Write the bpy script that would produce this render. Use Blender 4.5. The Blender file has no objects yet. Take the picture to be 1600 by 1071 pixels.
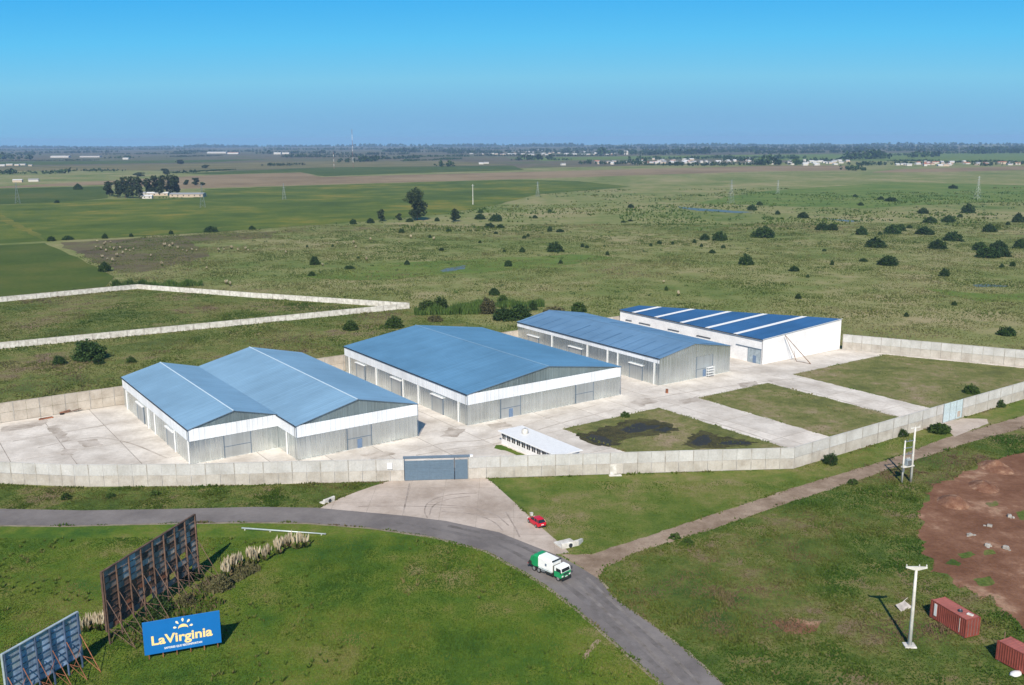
import bpy, bmesh, math, random
import numpy as np
from mathutils import Vector

# ------------------------------------------------------------------ camera, sky, sun, exposure
scene = bpy.context.scene
cam_data = bpy.data.cameras.new("camera")
cam = bpy.data.objects.new("camera", cam_data)
scene.collection.objects.link(cam)
scene.camera = cam
cam_data.sensor_fit = 'HORIZONTAL'
cam_data.sensor_width = 36.0
cam_data.lens = 36.0 * 1490.0 / 1600.0
cam_data.clip_start = 1.0
cam_data.clip_end = 60000.0
PITCH = math.atan((535.5 - 220.3) / 1490.0)
ROLL = math.atan(6.5 / 1600.0)
from mathutils import Matrix
cam.matrix_world = (Matrix.Translation((0, 0, 65.0)) @ Matrix.Rotation(math.radians(90) - PITCH, 4, 'X')
                    @ Matrix.Rotation(-ROLL, 4, 'Z'))

SUN_EL = math.radians(38.5)
SUN_AZ = math.radians(184.5)          # clockwise from +Y
world = bpy.data.worlds.new("World")
scene.world = world
world.use_nodes = True
wn, wl = world.node_tree.nodes, world.node_tree.links
sky = wn.new('ShaderNodeTexSky')
sky.sky_type = 'NISHITA'
sky.sun_disc = False
sky.sun_elevation = SUN_EL
sky.sun_rotation = SUN_AZ
sky.altitude = 0
sky.air_density = 1.0
sky.dust_density = 0.25
sky.ozone_density = 3.0
# camera-like colour response of the clear sky: its own gradient, graded from deep blue overhead to pale blue low down
sep = wn.new('ShaderNodeSeparateColor'); wl.new(sky.outputs[0], sep.inputs[0])
rng = wn.new('ShaderNodeMath'); rng.operation = 'DIVIDE'; rng.inputs[1].default_value = 10.0; wl.new(sep.outputs[0], rng.inputs[0])
skr = wn.new('ShaderNodeValToRGB')
for k_, (p_, c_) in enumerate([(.06, (.022, .095, .235)), (.20, (.028, .17, .40)), (.375, (.038, .295, .59)), (.50, (.080, .365, .60)), (.66, (.145, .39, .55)), (.86, (.142, .31, .485))]):
    if k_ > 1: skr.color_ramp.elements.new(p_)
    skr.color_ramp.elements[k_].position = p_; skr.color_ramp.elements[k_].color = (*c_, 1)
wl.new(rng.outputs[0], skr.inputs[0])
scl = wn.new('ShaderNodeVectorMath'); scl.operation = 'SCALE'; scl.inputs['Scale'].default_value = 10.0
wl.new(skr.outputs[0], scl.inputs[0]); wl.new(scl.outputs[0], wn['Background'].inputs[0])
wn['Background'].inputs[1].default_value = 0.1

sun_data = bpy.data.lights.new("sun", 'SUN')
sun_data.energy = 4.4
sun_data.angle = math.radians(0.53)
sun_data.color = (1.0, 0.895, 0.75)
sun = bpy.data.objects.new("sun", sun_data)
scene.collection.objects.link(sun)
sdir = Vector((math.sin(SUN_AZ) * math.cos(SUN_EL), math.cos(SUN_AZ) * math.cos(SUN_EL), math.sin(SUN_EL)))
sun.rotation_euler = sdir.to_track_quat('Z', 'Y').to_euler()
sun.location = (0, 0, 300)

vs = scene.view_settings
vs.view_transform = 'Standard'
vs.look = 'None'
vs.exposure = 0.6
vs.gamma = 1.0
vs.use_curve_mapping = False
scene.cycles.max_bounces = 5
scene.cycles.volume_bounces = 0

# ------------------------------------------------------------------ helpers
COL = scene.collection
rnd = random.Random(7)
RZ = math.radians(35.0)
CA, SA = math.cos(RZ), math.sin(RZ)


def W(a, b):
    """compound axes (a along the gable fronts, b along the long sides) to world x, y"""
    return (a * CA - b * SA, a * SA + b * CA)


def tag(o, label=None, cat=None, group=None, kind=None):
    if label: o["label"] = label
    if cat: o["category"] = cat
    if group: o["group"] = group
    if kind: o["kind"] = kind
    return o


def empty(name, loc, rz, label, cat, group=None):
    o = bpy.data.objects.new(name, None)
    COL.objects.link(o)
    o.location = loc
    o.rotation_euler = (0, 0, rz)
    o.empty_display_size = 0.5
    return tag(o, label, cat, group)


def np_mesh(name, V, F, tint=None, smooth=False):
    me = bpy.data.meshes.new(name)
    V = np.asarray(V, dtype=np.float32)
    F = np.asarray(F, dtype=np.int32)
    k = F.shape[1]
    me.vertices.add(len(V)); me.vertices.foreach_set('co', V.ravel())
    me.loops.add(F.size); me.loops.foreach_set('vertex_index', F.ravel())
    me.polygons.add(len(F))
    me.polygons.foreach_set('loop_start', np.arange(0, F.size, k, dtype=np.int32))
    me.polygons.foreach_set('loop_total', np.full(len(F), k, dtype=np.int32))
    if tint is not None:
        at = me.attributes.new('tint', 'FLOAT', 'POINT')
        at.data.foreach_set('value', np.asarray(tint, dtype=np.float32))
    me.update(calc_edges=True)
    if smooth:
        me.polygons.foreach_set('use_smooth', np.ones(len(F), dtype=bool))
    return me


def link_mesh(name, me, mat, parent=None, loc=None, rz=None):
    o = bpy.data.objects.new(name, me)
    COL.objects.link(o)
    if mat is not None and not me.materials:
        me.materials.append(mat)
    if parent is not None: o.parent = parent
    if loc is not None: o.location = loc
    if rz is not None: o.rotation_euler = (0, 0, rz)
    return o


class MB:
    """collects boxes, bars, tubes and sheets into one mesh"""
    def __init__(s):
        s.v = []; s.f = []

    def add(s, vs_, fs_):
        n = len(s.v)
        s.v += [tuple(p) for p in vs_]
        s.f += [tuple(i + n for i in f) for f in fs_]
        return s

    def box(s, x0, x1, y0, y1, z0, z1):
        return s.add([(x0, y0, z0), (x1, y0, z0), (x1, y1, z0), (x0, y1, z0), (x0, y0, z1), (x1, y0, z1), (x1, y1, z1), (x0, y1, z1)],
                     [(0, 3, 2, 1), (4, 5, 6, 7), (0, 1, 5, 4), (1, 2, 6, 5), (2, 3, 7, 6), (3, 0, 4, 7)])

    def cbox(s, x0, x1, y0, y1, z0, z1, c):
        """box with chamfered edges all round"""
        def ring(x, i):
            a0, a1, b0, b1 = y0 + i, y1 - i, z0 + i, z1 - i
            return [(x, a0 + c, b0), (x, a1 - c, b0), (x, a1, b0 + c), (x, a1, b1 - c), (x, a1 - c, b1), (x, a0 + c, b1), (x, a0, b1 - c), (x, a0, b0 + c)]
        R = [ring(x0, c * .7), ring(x0 + c, 0), ring(x1 - c, 0), ring(x1, c * .7)]
        return s.loft(R)

    def loft(s, rings, cap=True):
        n = len(rings[0]); vs_ = [p for r in rings for p in r]; fs_ = []
        for k in range(len(rings) - 1):
            for i in range(n):
                j = (i + 1) % n
                fs_.append((k * n + i, k * n + j, (k + 1) * n + j, (k + 1) * n + i))
        if cap:
            fs_.append(tuple(range(n - 1, -1, -1)))
            m = (len(rings) - 1) * n
            fs_.append(tuple(range(m, m + n)))
        return s.add(vs_, fs_)

    def prism(s, prof, y0, y1):
        """(x, z) outline pushed along y"""
        return s.loft([[(x, y0, z) for x, z in prof], [(x, y1, z) for x, z in prof]])

    def tube(s, p, q, r0, r1=None, n=8):
        r1 = r0 if r1 is None else r1
        p, q = Vector(p), Vector(q)
        d = (q - p).normalized()
        a = d.cross(Vector((0, 0, 1)) if abs(d.z) < .95 else Vector((1, 0, 0))).normalized(); b = d.cross(a)
        def ring(c, r): return [tuple(c + (a * math.cos(t) + b * math.sin(t)) * r) for t in [2 * math.pi * i / n for i in range(n)]]
        return s.loft([ring(p, r0), ring(q, r1)])

    def bar(s, p, q, w): return s.tube(p, q, w * .7, None, 4)

    def sheet(s, A0, A1, B0, B1, nrm, pitch=1.1, depth=.05):
        """ribbed sheeting between the edges A0-A1 and B0-B1"""
        A0, A1, B0, B1, nrm = map(Vector, (A0, A1, B0, B1, nrm))
        L = (A1 - A0).length; n = max(1, round(L / pitch)); pts = []
        for k in range(n):
            for u, o in ((0, 0), (.62, 0), (.70, 1), (.90, 1), (.98, 0)):
                pts.append(((k + u) / n, o * depth))
        pts.append((1, 0))
        vs_, fs_ = [], []
        for t, o in pts:
            vs_ += [tuple(A0.lerp(A1, t) + nrm * o), tuple(B0.lerp(B1, t) + nrm * o)]
        for i in range(len(pts) - 1):
            fs_.append((2 * i, 2 * i + 2, 2 * i + 3, 2 * i + 1))
        return s.add(vs_, fs_)

    def mesh(s, name, smooth=False):
        me = bpy.data.meshes.new(name)
        me.from_pydata(s.v, [], s.f)
        bm = bmesh.new(); bm.from_mesh(me)
        bmesh.ops.recalc_face_normals(bm, faces=bm.faces)
        bm.to_mesh(me); bm.free()
        if smooth: me.polygons.foreach_set('use_smooth', np.ones(len(me.polygons), dtype=bool))
        me.update()
        return me

    def build(s, name, mat, parent=None, loc=None, rz=None, smooth=False):
        return link_mesh(name, s.mesh(name, smooth), mat, parent, loc, rz)


def copy_tree(o, parent=None):
    c = o.copy(); COL.objects.link(c); c.parent = parent
    for ch in o.children: copy_tree(ch, c)
    return c


def inpoly(X, Y, P):
    r = np.zeros(len(X), dtype=bool)
    n = len(P)
    for i in range(n):
        x0, y0 = P[i]; x1, y1 = P[(i + 1) % n]
        if y0 == y1: continue
        c = ((y0 > Y) != (y1 > Y)) & (X < (x1 - x0) * (Y - y0) / (y1 - y0) + x0)
        r ^= c
    return r


def clip(P, a, b, c):
    """keep the side a*x + b*y <= c of a convex outline"""
    out = []
    for i in range(len(P)):
        p, q = P[i], P[(i + 1) % len(P)]
        dp, dq = a * p[0] + b * p[1] - c, a * q[0] + b * q[1] - c
        if dp <= 0: out.append(p)
        if (dp < 0) != (dq < 0) and dp != dq:
            t = dp / (dp - dq); out.append((p[0] + t * (q[0] - p[0]), p[1] + t * (q[1] - p[1])))
    return out


def rough_outline(P, seg, jit, rg):
    out = []
    for i in range(len(P)):
        p, q = P[i], P[(i + 1) % len(P)]
        L = math.hypot(q[0] - p[0], q[1] - p[1]); n = max(1, int(L / seg))
        for k in range(n):
            t = k / n
            out.append((p[0] + t * (q[0] - p[0]) + rg.uniform(-jit, jit), p[1] + t * (q[1] - p[1]) + rg.uniform(-jit, jit)))
    return out


def flat(name, P, z, mat, label, seg=0, jit=0, kind='structure', cat=None, skirt=0):
    if seg: P = rough_outline(P, seg, jit, rnd)
    mb = MB()
    n = len(P)
    mb.v = [(x, y, z) for x, y in P]
    mb.f = [tuple(range(n))]
    if skirt:
        mb.v += [(x, y, z - skirt) for x, y in P]
        mb.f += [(i, (i + 1) % n, n + (i + 1) % n, n + i) for i in range(n)]
    me = mb.mesh(name)
    if me.polygons[0].normal.z < 0: me.flip_normals()
    o = link_mesh(name, me, mat)
    return tag(o, label, cat, kind=kind)


def vnoise(X, Y, s, seed):
    """smooth value noise 0..1 in numpy"""
    g = np.random.RandomState(seed).rand(64, 64)
    x = X / s; y = Y / s
    xi = np.floor(x).astype(int); yi = np.floor(y).astype(int); fx = x - xi; fy = y - yi
    fx = fx * fx * (3 - 2 * fx); fy = fy * fy * (3 - 2 * fy)
    a, b = g[xi % 64, yi % 64], g[(xi + 1) % 64, yi % 64]; c, d = g[xi % 64, (yi + 1) % 64], g[(xi + 1) % 64, (yi + 1) % 64]
    return (a * (1 - fx) + b * fx) * (1 - fy) + (c * (1 - fx) + d * fx) * fy


# ------------------------------------------------------------------ materials
def new_mat(name):
    m = bpy.data.materials.new(name); m.use_nodes = True
    return m, m.node_tree.nodes, m.node_tree.links, m.node_tree.nodes['Principled BSDF']


def ramp(N, stops):
    r = N.new('ShaderNodeValToRGB'); e = r.color_ramp.elements
    while len(e) < len(stops): e.new(.5)
    for k, (p, c) in enumerate(stops): e[k].position = p; e[k].color = (*c, 1)
    return r


def noise(N, Lk, src, scale, detail=5, rough=.6, mapping=None):
    n = N.new('ShaderNodeTexNoise'); n.inputs['Scale'].default_value = scale
    n.inputs['Detail'].default_value = detail; n.inputs['Roughness'].default_value = rough
    if mapping:
        mp = N.new('ShaderNodeMapping'); mp.inputs['Scale'].default_value = mapping
        Lk.new(src, mp.inputs['Vector']); src = mp.outputs[0]
    Lk.new(src, n.inputs['Vector'])
    return n.outputs['Fac']


def mixc(N, Lk, kind, fac, a, b):
    m = N.new('ShaderNodeMix'); m.data_type = 'RGBA'; m.blend_type = kind
    for sock, val in ((m.inputs['Factor'], fac), (m.inputs[6], a), (m.inputs[7], b)):
        if hasattr(val, 'links'): Lk.new(val, sock)
        else: sock.default_value = val if isinstance(val, float) else (*val, 1)
    return m.outputs[2]


def ground_mat(name, stops, big=.02, mid=.12, fine=1.2, contrast=.5, bump=.6):
    m, N, Lk, P = new_mat(name)
    g = N.new('ShaderNodeNewGeometry').outputs['Position']
    r = ramp(N, [(.5 + (p_ - .5) * .48, c_) for p_, c_ in stops])
    ma = N.new('ShaderNodeMath'); ma.operation = 'ADD'
    mb_ = N.new('ShaderNodeMath'); mb_.operation = 'MULTIPLY_ADD'; mb_.inputs[1].default_value = .62; mb_.inputs[2].default_value = 0.0
    mc = N.new('ShaderNodeMath'); mc.operation = 'MULTIPLY'; mc.inputs[1].default_value = .38
    Lk.new(noise(N, Lk, g, big, 6, .62), mb_.inputs[0]); Lk.new(noise(N, Lk, g, mid, 6, .6), mc.inputs[0])
    Lk.new(mb_.outputs[0], ma.inputs[0]); Lk.new(mc.outputs[0], ma.inputs[1]); Lk.new(ma.outputs[0], r.inputs[0])
    f = noise(N, Lk, g, fine, 8, .7)
    fr = ramp(N, [(.25, (1 - contrast,) * 3), (.75, (1 + contrast * .8,) * 3)]); Lk.new(f, fr.inputs[0])
    c = mixc(N, Lk, 'MULTIPLY', 1.0, r.outputs[0], fr.outputs[0])
    Lk.new(c, P.inputs['Base Color']); P.inputs['Roughness'].default_value = .95; P.inputs['Specular IOR Level'].default_value = .1
    if bump:
        b = N.new('ShaderNodeBump'); b.inputs['Strength'].default_value = bump; b.inputs['Distance'].default_value = .25
        Lk.new(f, b.inputs['Height']); Lk.new(b.outputs[0], P.inputs['Normal'])
    return m


def tint_mat(name, stops, rough=.8, transl=0.0):
    """leaf or blade colour by the piece's own tint"""
    m, N, Lk, P = new_mat(name)
    a = N.new('ShaderNodeAttribute'); a.attribute_name = 'tint'
    r = ramp(N, stops); Lk.new(a.outputs['Fac'], r.inputs[0])
    oi = N.new('ShaderNodeObjectInfo')
    rr = ramp(N, [(0, (.8,) * 3), (1, (1.2,) * 3)]); Lk.new(oi.outputs['Random'], rr.inputs[0])
    c = mixc(N, Lk, 'MULTIPLY', 1.0, r.outputs[0], rr.outputs[0])
    Lk.new(c, P.inputs['Base Color']); P.inputs['Roughness'].default_value = rough; P.inputs['Specular IOR Level'].default_value = .15
    if transl:
        t = N.new('ShaderNodeBsdfTranslucent'); Lk.new(c, t.inputs[0])
        mx = N.new('ShaderNodeMixShader'); mx.inputs[0].default_value = transl
        Lk.new(P.outputs[0], mx.inputs[1]); Lk.new(t.outputs[0], mx.inputs[2]); Lk.new(mx.outputs[0], N['Material Output'].inputs[0])
    return m


def paint(name, col, rough=.5, metal=0.0, var=.12, scale=1.5, spec=.4, mapping=None, bump=0.0):
    m, N, Lk, P = new_mat(name)
    oc = N.new('ShaderNodeTexCoord').outputs['Object']
    n = noise(N, Lk, oc, scale, 6, .65, mapping)
    fr = ramp(N, [(.3, tuple(c * (1 - var) for c in col)), (.7, tuple(min(1, c * (1 + var)) for c in col))]); Lk.new(n, fr.inputs[0])
    oi = N.new('ShaderNodeObjectInfo')
    rr = ramp(N, [(0, (1 - var * .6,) * 3), (1, (1,) * 3)]); Lk.new(oi.outputs['Random'], rr.inputs[0])
    Lk.new(mixc(N, Lk, 'MULTIPLY', 1.0, fr.outputs[0], rr.outputs[0]), P.inputs['Base Color'])
    P.inputs['Roughness'].default_value = rough; P.inputs['Metallic'].default_value = metal; P.inputs['Specular IOR Level'].default_value = spec
    if bump:
        b = N.new('ShaderNodeBump'); b.inputs['Strength'].default_value = bump; b.inputs['Distance'].default_value = .03
        Lk.new(n, b.inputs['Height']); Lk.new(b.outputs[0], P.inputs['Normal'])
    return m


def sheet_mat(name, col, axis, rough=.35, metal=.5, var=.12, width=1.1, streak=(3, 3, .05)):
    """metal cladding: every sheet its own shade, faint run-off streaks"""
    m, N, Lk, P = new_mat(name)
    oc = N.new('ShaderNodeTexCoord').outputs['Object']
    sx = N.new('ShaderNodeSeparateXYZ'); Lk.new(oc, sx.inputs[0])
    ax = N.new('ShaderNodeMath'); ax.operation = 'ADD'
    if axis == 'XY':
        Lk.new(sx.outputs[0], ax.inputs[0]); Lk.new(sx.outputs[1], ax.inputs[1])
    else:
        Lk.new(sx.outputs['XYZ'.index(axis)], ax.inputs[0]); ax.inputs[1].default_value = .31
    dv = N.new('ShaderNodeMath'); dv.operation = 'DIVIDE'; dv.inputs[1].default_value = width; Lk.new(ax.outputs[0], dv.inputs[0])
    fl = N.new('ShaderNodeMath'); fl.operation = 'FLOOR'; Lk.new(dv.outputs[0], fl.inputs[0])
    wn_ = N.new('ShaderNodeTexWhiteNoise'); wn_.noise_dimensions = '1D'; Lk.new(fl.outputs[0], wn_.inputs['W'])
    r1 = ramp(N, [(0, (1 - var,) * 3), (1, (1 + var,) * 3)]); Lk.new(wn_.outputs['Value'], r1.inputs[0])
    n = noise(N, Lk, oc, 1.0, 5, .6, streak)
    r2 = ramp(N, [(.3, (1 - var,) * 3), (.7, (1 + var * .6,) * 3)]); Lk.new(n, r2.inputs[0])
    big = noise(N, Lk, oc, .07, 4, .6)
    r3 = ramp(N, [(.35, (1 - var * 2.0 - .02,) * 3), (.65, (1 + var * 1.6 + .02,) * 3)]); Lk.new(big, r3.inputs[0])
    c = mixc(N, Lk, 'MULTIPLY', 1.0, col, r1.outputs[0])
    c = mixc(N, Lk, 'MULTIPLY', 1.0, c, r2.outputs[0])
    c = mixc(N, Lk, 'MULTIPLY', 1.0, c, r3.outputs[0])
    Lk.new(c, P.inputs['Base Color']); P.inputs['Metallic'].default_value = metal
    rr = N.new('ShaderNodeMapRange'); rr.inputs['To Min'].default_value = rough - .08; rr.inputs['To Max'].default_value = rough + .12
    Lk.new(n, rr.inputs[0]); Lk.new(rr.outputs[0], P.inputs['Roughness'])
    return m


def concrete_mat(name, col, stain=.25, scale=.25, rnd_var=.12, bump=.2, dark=(.75, .72, .68)):
    m, N, Lk, P = new_mat(name)
    g = N.new('ShaderNodeNewGeometry').outputs['Position']
    n1 = noise(N, Lk, g, scale, 7, .62); n2 = noise(N, Lk, g, scale * 9, 6, .7)
    r1 = ramp(N, [(.32, tuple(c * (1 - stain) for c in dark)), (.62, (1, 1, 1))]); Lk.new(n1, r1.inputs[0])
    r2 = ramp(N, [(.3, (.86,) * 3), (.7, (1.06,) * 3)]); Lk.new(n2, r2.inputs[0])
    oi = N.new('ShaderNodeObjectInfo')
    r3 = ramp(N, [(0, (1 - rnd_var,) * 3), (1, (1.0, 1.0, 1.0))]); Lk.new(oi.outputs['Random'], r3.inputs[0])
    c = mixc(N, Lk, 'MULTIPLY', 1.0, col, r1.outputs[0])
    c = mixc(N, Lk, 'MULTIPLY', 1.0, c, r2.outputs[0])
    c = mixc(N, Lk, 'MULTIPLY', 1.0, c, r3.outputs[0])
    Lk.new(c, P.inputs['Base Color']); P.inputs['Roughness'].default_value = .9; P.inputs['Specular IOR Level'].default_value = .2
    b = N.new('ShaderNodeBump'); b.inputs['Strength'].default_value = bump; b.inputs['Distance'].default_value = .03
    Lk.new(n2, b.inputs['Height']); Lk.new(b.outputs[0], P.inputs['Normal'])
    return m


GREENS = [(.24, (.036, .090, .014)), (.40, (.066, .122, .015)), (.54, (.102, .145, .019)), (.66, (.138, .152, .036)), (.80, (.200, .172, .078))]
M = {}
M['marsh'] = ground_mat('marsh ground', [(.22, (.092, .135, .030)), (.40, (.145, .172, .052)), (.55, (.195, .200, .076)), (.76, (.275, .238, .128))], .009, .06, .9, .36)
M['lawn'] = ground_mat('mown grass', GREENS, .05, .3, 2.5, .45)
M['drylawn'] = ground_mat('dry lawn', [(.22, (.055, .100, .016)), (.42, (.100, .140, .026)), (.58, (.150, .160, .046)), (.78, (.225, .185, .100))], .05, .3, 2.5, .4)
M['rank'] = ground_mat('rank grass', [(.28, (.048, .082, .016)), (.44, (.082, .118, .024)), (.57, (.130, .138, .040)), (.72, (.165, .125, .075))], .06, .35, 1.6, .5)
M['plot'] = ground_mat('plot grass', [(.22, (.070, .098, .026)), (.44, (.115, .142, .036)), (.58, (.170, .170, .058)), (.76, (.170, .125, .080))], .03, .2, 1.2, .45)
M['patch'] = ground_mat('yard grass', [(.24, (.090, .105, .034)), (.45, (.140, .150, .048)), (.57, (.185, .172, .074)), (.76, (.265, .210, .135))], .07, .4, 2.0, .45)
M['soy'] = ground_mat('soy crop', [(.24, (.050, .080, .011)), (.46, (.072, .106, .014)), (.58, (.105, .130, .018)), (.76, (.180, .160, .026))], .007, .035, .5, .25, .2)
M['soydark'] = ground_mat('dark crop', [(.25, (.044, .072, .010)), (.55, (.064, .092, .014)), (.75, (.092, .105, .020))], .007, .035, .5, .25, .2)
M['tan'] = ground_mat('stubble', [(.30, (.17, .125, .070)), (.60, (.24, .18, .105)), (.8, (.26, .20, .12))], .004, .02, .3, .15, .1)
M['straw'] = ground_mat('dry pasture', [(.30, (.11, .105, .040)), (.60, (.16, .14, .06)), (.8, (.20, .165, .08))], .006, .02, .3, .2, .1)
M['yellow'] = ground_mat('yellowed crop', [(.30, (.080, .112, .020)), (.55, (.13, .135, .022)), (.75, (.19, .165, .03))], .02, .1, .5, .2, .1)
M['plain'] = ground_mat('far plain', [(.30, (.085, .080, .050)), (.50, (.13, .11, .065)), (.66, (.075, .095, .030)), (.8, (.16, .13, .08))], .0016, .006, .05, .2, 0)
M['brown'] = ground_mat('brown scrub', [(.24, (.085, .068, .040)), (.50, (.120, .100, .055)), (.72, (.125, .130, .045))], .03, .15, 1.0, .4)
M['wet'] = ground_mat('wet meadow', [(.22, (.072, .125, .022)), (.50, (.110, .160, .032)), (.76, (.160, .185, .052))], .02, .1, 1.0, .4)
M['dirt'] = ground_mat('red dirt', [(.20, (.120, .056, .032)), (.42, (.155, .076, .045)), (.58, (.200, .105, .066)), (.72, (.32, .20, .135)), (.86, (.115, .108, .038))], .06, .35, 1.6, .28, .4)
M['track'] = ground_mat('dirt track', [(.25, (.180, .130, .092)), (.50, (.250, .188, .140)), (.75, (.33, .26, .20))], .10, .6, 3.0, .28, .3)
M['mound'] = ground_mat('dumped soil', [(.25, (.130, .060, .037)), (.52, (.20, .105, .068)), (.75, (.36, .235, .155))], .35, .9, 4.0, .25, .5)
M['asphalt'] = concrete_mat('asphalt', (.192, .175, .169), .22, .12, 0, .15, (.85, .84, .85))
M['shoulder'] = concrete_mat('road edge gravel', (.27, .235, .175), .3, .4, 0, .2)
M['slab'] = concrete_mat('yard concrete', (.67, .625, .57), .22, .13, .12, .1, (.86, .83, .80))
M['apron'] = concrete_mat('apron concrete', (.50, .43, .375), .22, .12, .08, .1, (.86, .82, .78))
M['jointfill'] = concrete_mat('joint filler', (.30, .265, .23), .2, .3, 0)
M['precast'] = concrete_mat('precast concrete', (.53, .53, .525), .10, .30, .10, .3, (.88, .87, .85))
M['precast_low'] = concrete_mat('weathered lower precast', (.50, .475, .44), .16, .35, .12, .3, (.86, .83, .79))
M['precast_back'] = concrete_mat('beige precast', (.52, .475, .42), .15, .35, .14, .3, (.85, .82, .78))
M['post'] = concrete_mat('post concrete', (.42, .405, .38), .2, .8, .12)
M['whitecon'] = concrete_mat('pale concrete', (.66, .65, .62), .2, .8, .08)
M['roof1'] = sheet_mat('pale blue roof sheet', (.205, .345, .475), 'Y', .38, .2, .045, 1.1, (.05, 3, 3))
M['roof2'] = sheet_mat('blue roof sheet', (.110, .245, .385), 'Y', .38, .2, .05, 1.1, (.05, 3, 3))
M['roof3'] = sheet_mat('steel blue roof sheet', (.135, .245, .38), 'Y', .38, .2, .05, 1.1, (.05, 3, 3))
M['roof4'] = sheet_mat('deep blue roof sheet', (.032, .105, .245), 'Y', .42, .1, .06, 1.1, (.05, 3, 3))
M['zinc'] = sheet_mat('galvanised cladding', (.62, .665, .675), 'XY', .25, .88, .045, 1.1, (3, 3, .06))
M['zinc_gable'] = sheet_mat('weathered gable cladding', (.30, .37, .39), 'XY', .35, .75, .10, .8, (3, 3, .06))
M['fascia'] = sheet_mat('white fascia sheet', (.64, .67, .71), 'XY', .5, 0.0, .05, 1.1, (3, 3, .1))
M['door'] = sheet_mat('door sheet', (.52, .56, .58), 'XY', .32, .8, .06, .5, (3, 3, .06))
M['white'] = paint('white paint', (.68, .69, .70), .5, 0, .06)
M['render'] = concrete_mat('white render', (.76, .76, .77), .06, .25, 0, .1, (.90, .90, .91))
M['dark'] = paint('dark metal', (.035, .045, .06), .5, .3)
M['slate'] = paint('slate blue metal', (.12, .17, .235), .5, .2, .08)
M['gate'] = paint('gate blue grey', (.125, .185, .25), .45, .25, .10)
M['palegate'] = paint('pale gate', (.55, .66, .70), .5, .2, .12)
M['bluedoor'] = paint('blue door', (.14, .21, .33), .5, .1)
M['rust'] = paint('rusty steel', (.27, .105, .055), .85, .05, .5, 1.2)
M['rustdark'] = paint('dark rusted frame', (.125, .078, .058), .85, .05, .5, 1.2)
M['tin'] = paint('old tin panel', (.42, .385, .355), .7, .05, .45, .9)
M['tinblue'] = paint('bluish tin panel', (.38, .45, .50), .55, .2, .3, .9)
M['boardback'] = paint('blue board back', (.34, .46, .62), .5, .1, .5, 1.0)
M['boardframe'] = paint('painted board frame', (.075, .115, .20), .6, .1, .4, 1.0)
M['signblue'] = paint('sign blue', (.006, .135, .42), .45, 0, .05, .6)
M['cream'] = paint('cream lettering', (.85, .63, .27), .5, 0, .03)
M['creamray'] = paint('cream rays', (.80, .72, .52), .5, 0, .03)
M['container'] = paint('container red', (.245, .062, .045), .6, .1, .25, .8)
M['containertop'] = paint('faded container roof', (.33, .105, .085), .7, .1, .2, .8)
M['pole'] = concrete_mat('spun concrete pole', (.66, .66, .63), .15, .6, 0)
M['glassdark'] = paint('dark glass', (.015, .02, .026), .12, 0, .05, 1, .6)
M['tyre'] = paint('tyre rubber', (.02, .02, .02), .85, 0, .2)
M['rim'] = paint('wheel rim', (.40, .41, .42), .4, .6)
M['carred'] = paint('car red', (.52, .008, .022), .25, 0, .04, 1, .6)
M['lamp'] = paint('lamp lens', (.75, .75, .72), .2, 0, .03, 1, .6)
M['tail'] = paint('tail lamp', (.45, .02, .02), .2, 0, .03, 1, .6)
M['truckwhite'] = paint('truck white', (.78, .80, .80), .35, 0, .07, 1.2)
M['truckgreen'] = paint('truck green', (.012, .27, .095), .35, 0, .10, 1.2)
M['grease'] = paint('greasy steel', (.045, .050, .045), .6, .4, .5, 2)
M['steel'] = paint('grey steel', (.38, .41, .43), .45, .7, .15)
M['pipe'] = paint('pale pipe', (.50, .57, .58), .45, .3, .15)
M['wood'] = paint('weathered timber', (.20, .125, .085), .85, 0, .3)
M['bark'] = paint('bark', (.11, .085, .065), .9, 0, .3, 2)
M['wall1'] = paint('pale house wall', (.50, .48, .45), .8, 0, .15)
M['wall2'] = paint('cream house wall', (.44, .36, .28), .8, 0, .15)
M['tileroof'] = paint('terracotta roof', (.36, .14, .085), .8, 0, .15)
M['greyroof'] = paint('grey tin roof', (.33, .34, .35), .55, .2, .15)
M['whiteroof'] = paint('white tin roof', (.56, .57, .58), .5, 0, .12)
M['water'], _N, _L, _P = new_mat('pond water')
_P.inputs['Base Color'].default_value = (.085, .115, .115, 1); _P.inputs['Roughness'].default_value = .35; _P.inputs['IOR'].default_value = 1.2; _P.inputs['Specular IOR Level'].default_value = .2
M['puddle'], _N, _L, _P = new_mat('boggy puddle')
_P.inputs['Base Color'].default_value = (.034, .034, .030, 1); _P.inputs['Roughness'].default_value = .3; _P.inputs['IOR'].default_value = 1.2; _P.inputs['Specular IOR Level'].default_value = .08

LEAF_DARK = [(0, (.012, .026, .008)), (.5, (.026, .050, .013)), (1, (.050, .080, .020))]
M['leaf_dark'] = tint_mat('dark foliage', [(0, (.014, .034, .010)), (.5, (.030, .062, .015)), (1, (.060, .100, .024))], .7, .15)
M['leaf_mid'] = tint_mat('green foliage', [(0, (.022, .045, .010)), (.5, (.045, .085, .016)), (1, (.085, .125, .028))], .7, .2)
M['leaf_euca'] = tint_mat('eucalyptus foliage', [(0, (.020, .036, .015)), (.5, (.044, .068, .027)), (1, (.085, .112, .048))], .7, .2)
M['leaf_dry'] = tint_mat('dry brush', [(0, (.062, .066, .026)), (.5, (.105, .105, .046)), (1, (.165, .148, .080))], .85, .2)
M['cane'] = tint_mat('green canes', [(0, (.030, .062, .012)), (.5, (.055, .105, .020)), (1, (.10, .15, .04))], .7, .2)
M['plume'] = tint_mat('pampas plumes', [(0, (.33, .27, .18)), (.5, (.50, .43, .31)), (1, (.66, .60, .48))], .9, .2)
M['blade'] = tint_mat('grass blades', [(0, (.046, .100, .012)), (.35, (.082, .144, .017)), (.7, (.132, .172, .028)), (1, (.210, .188, .072))], .8, .3)
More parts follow.
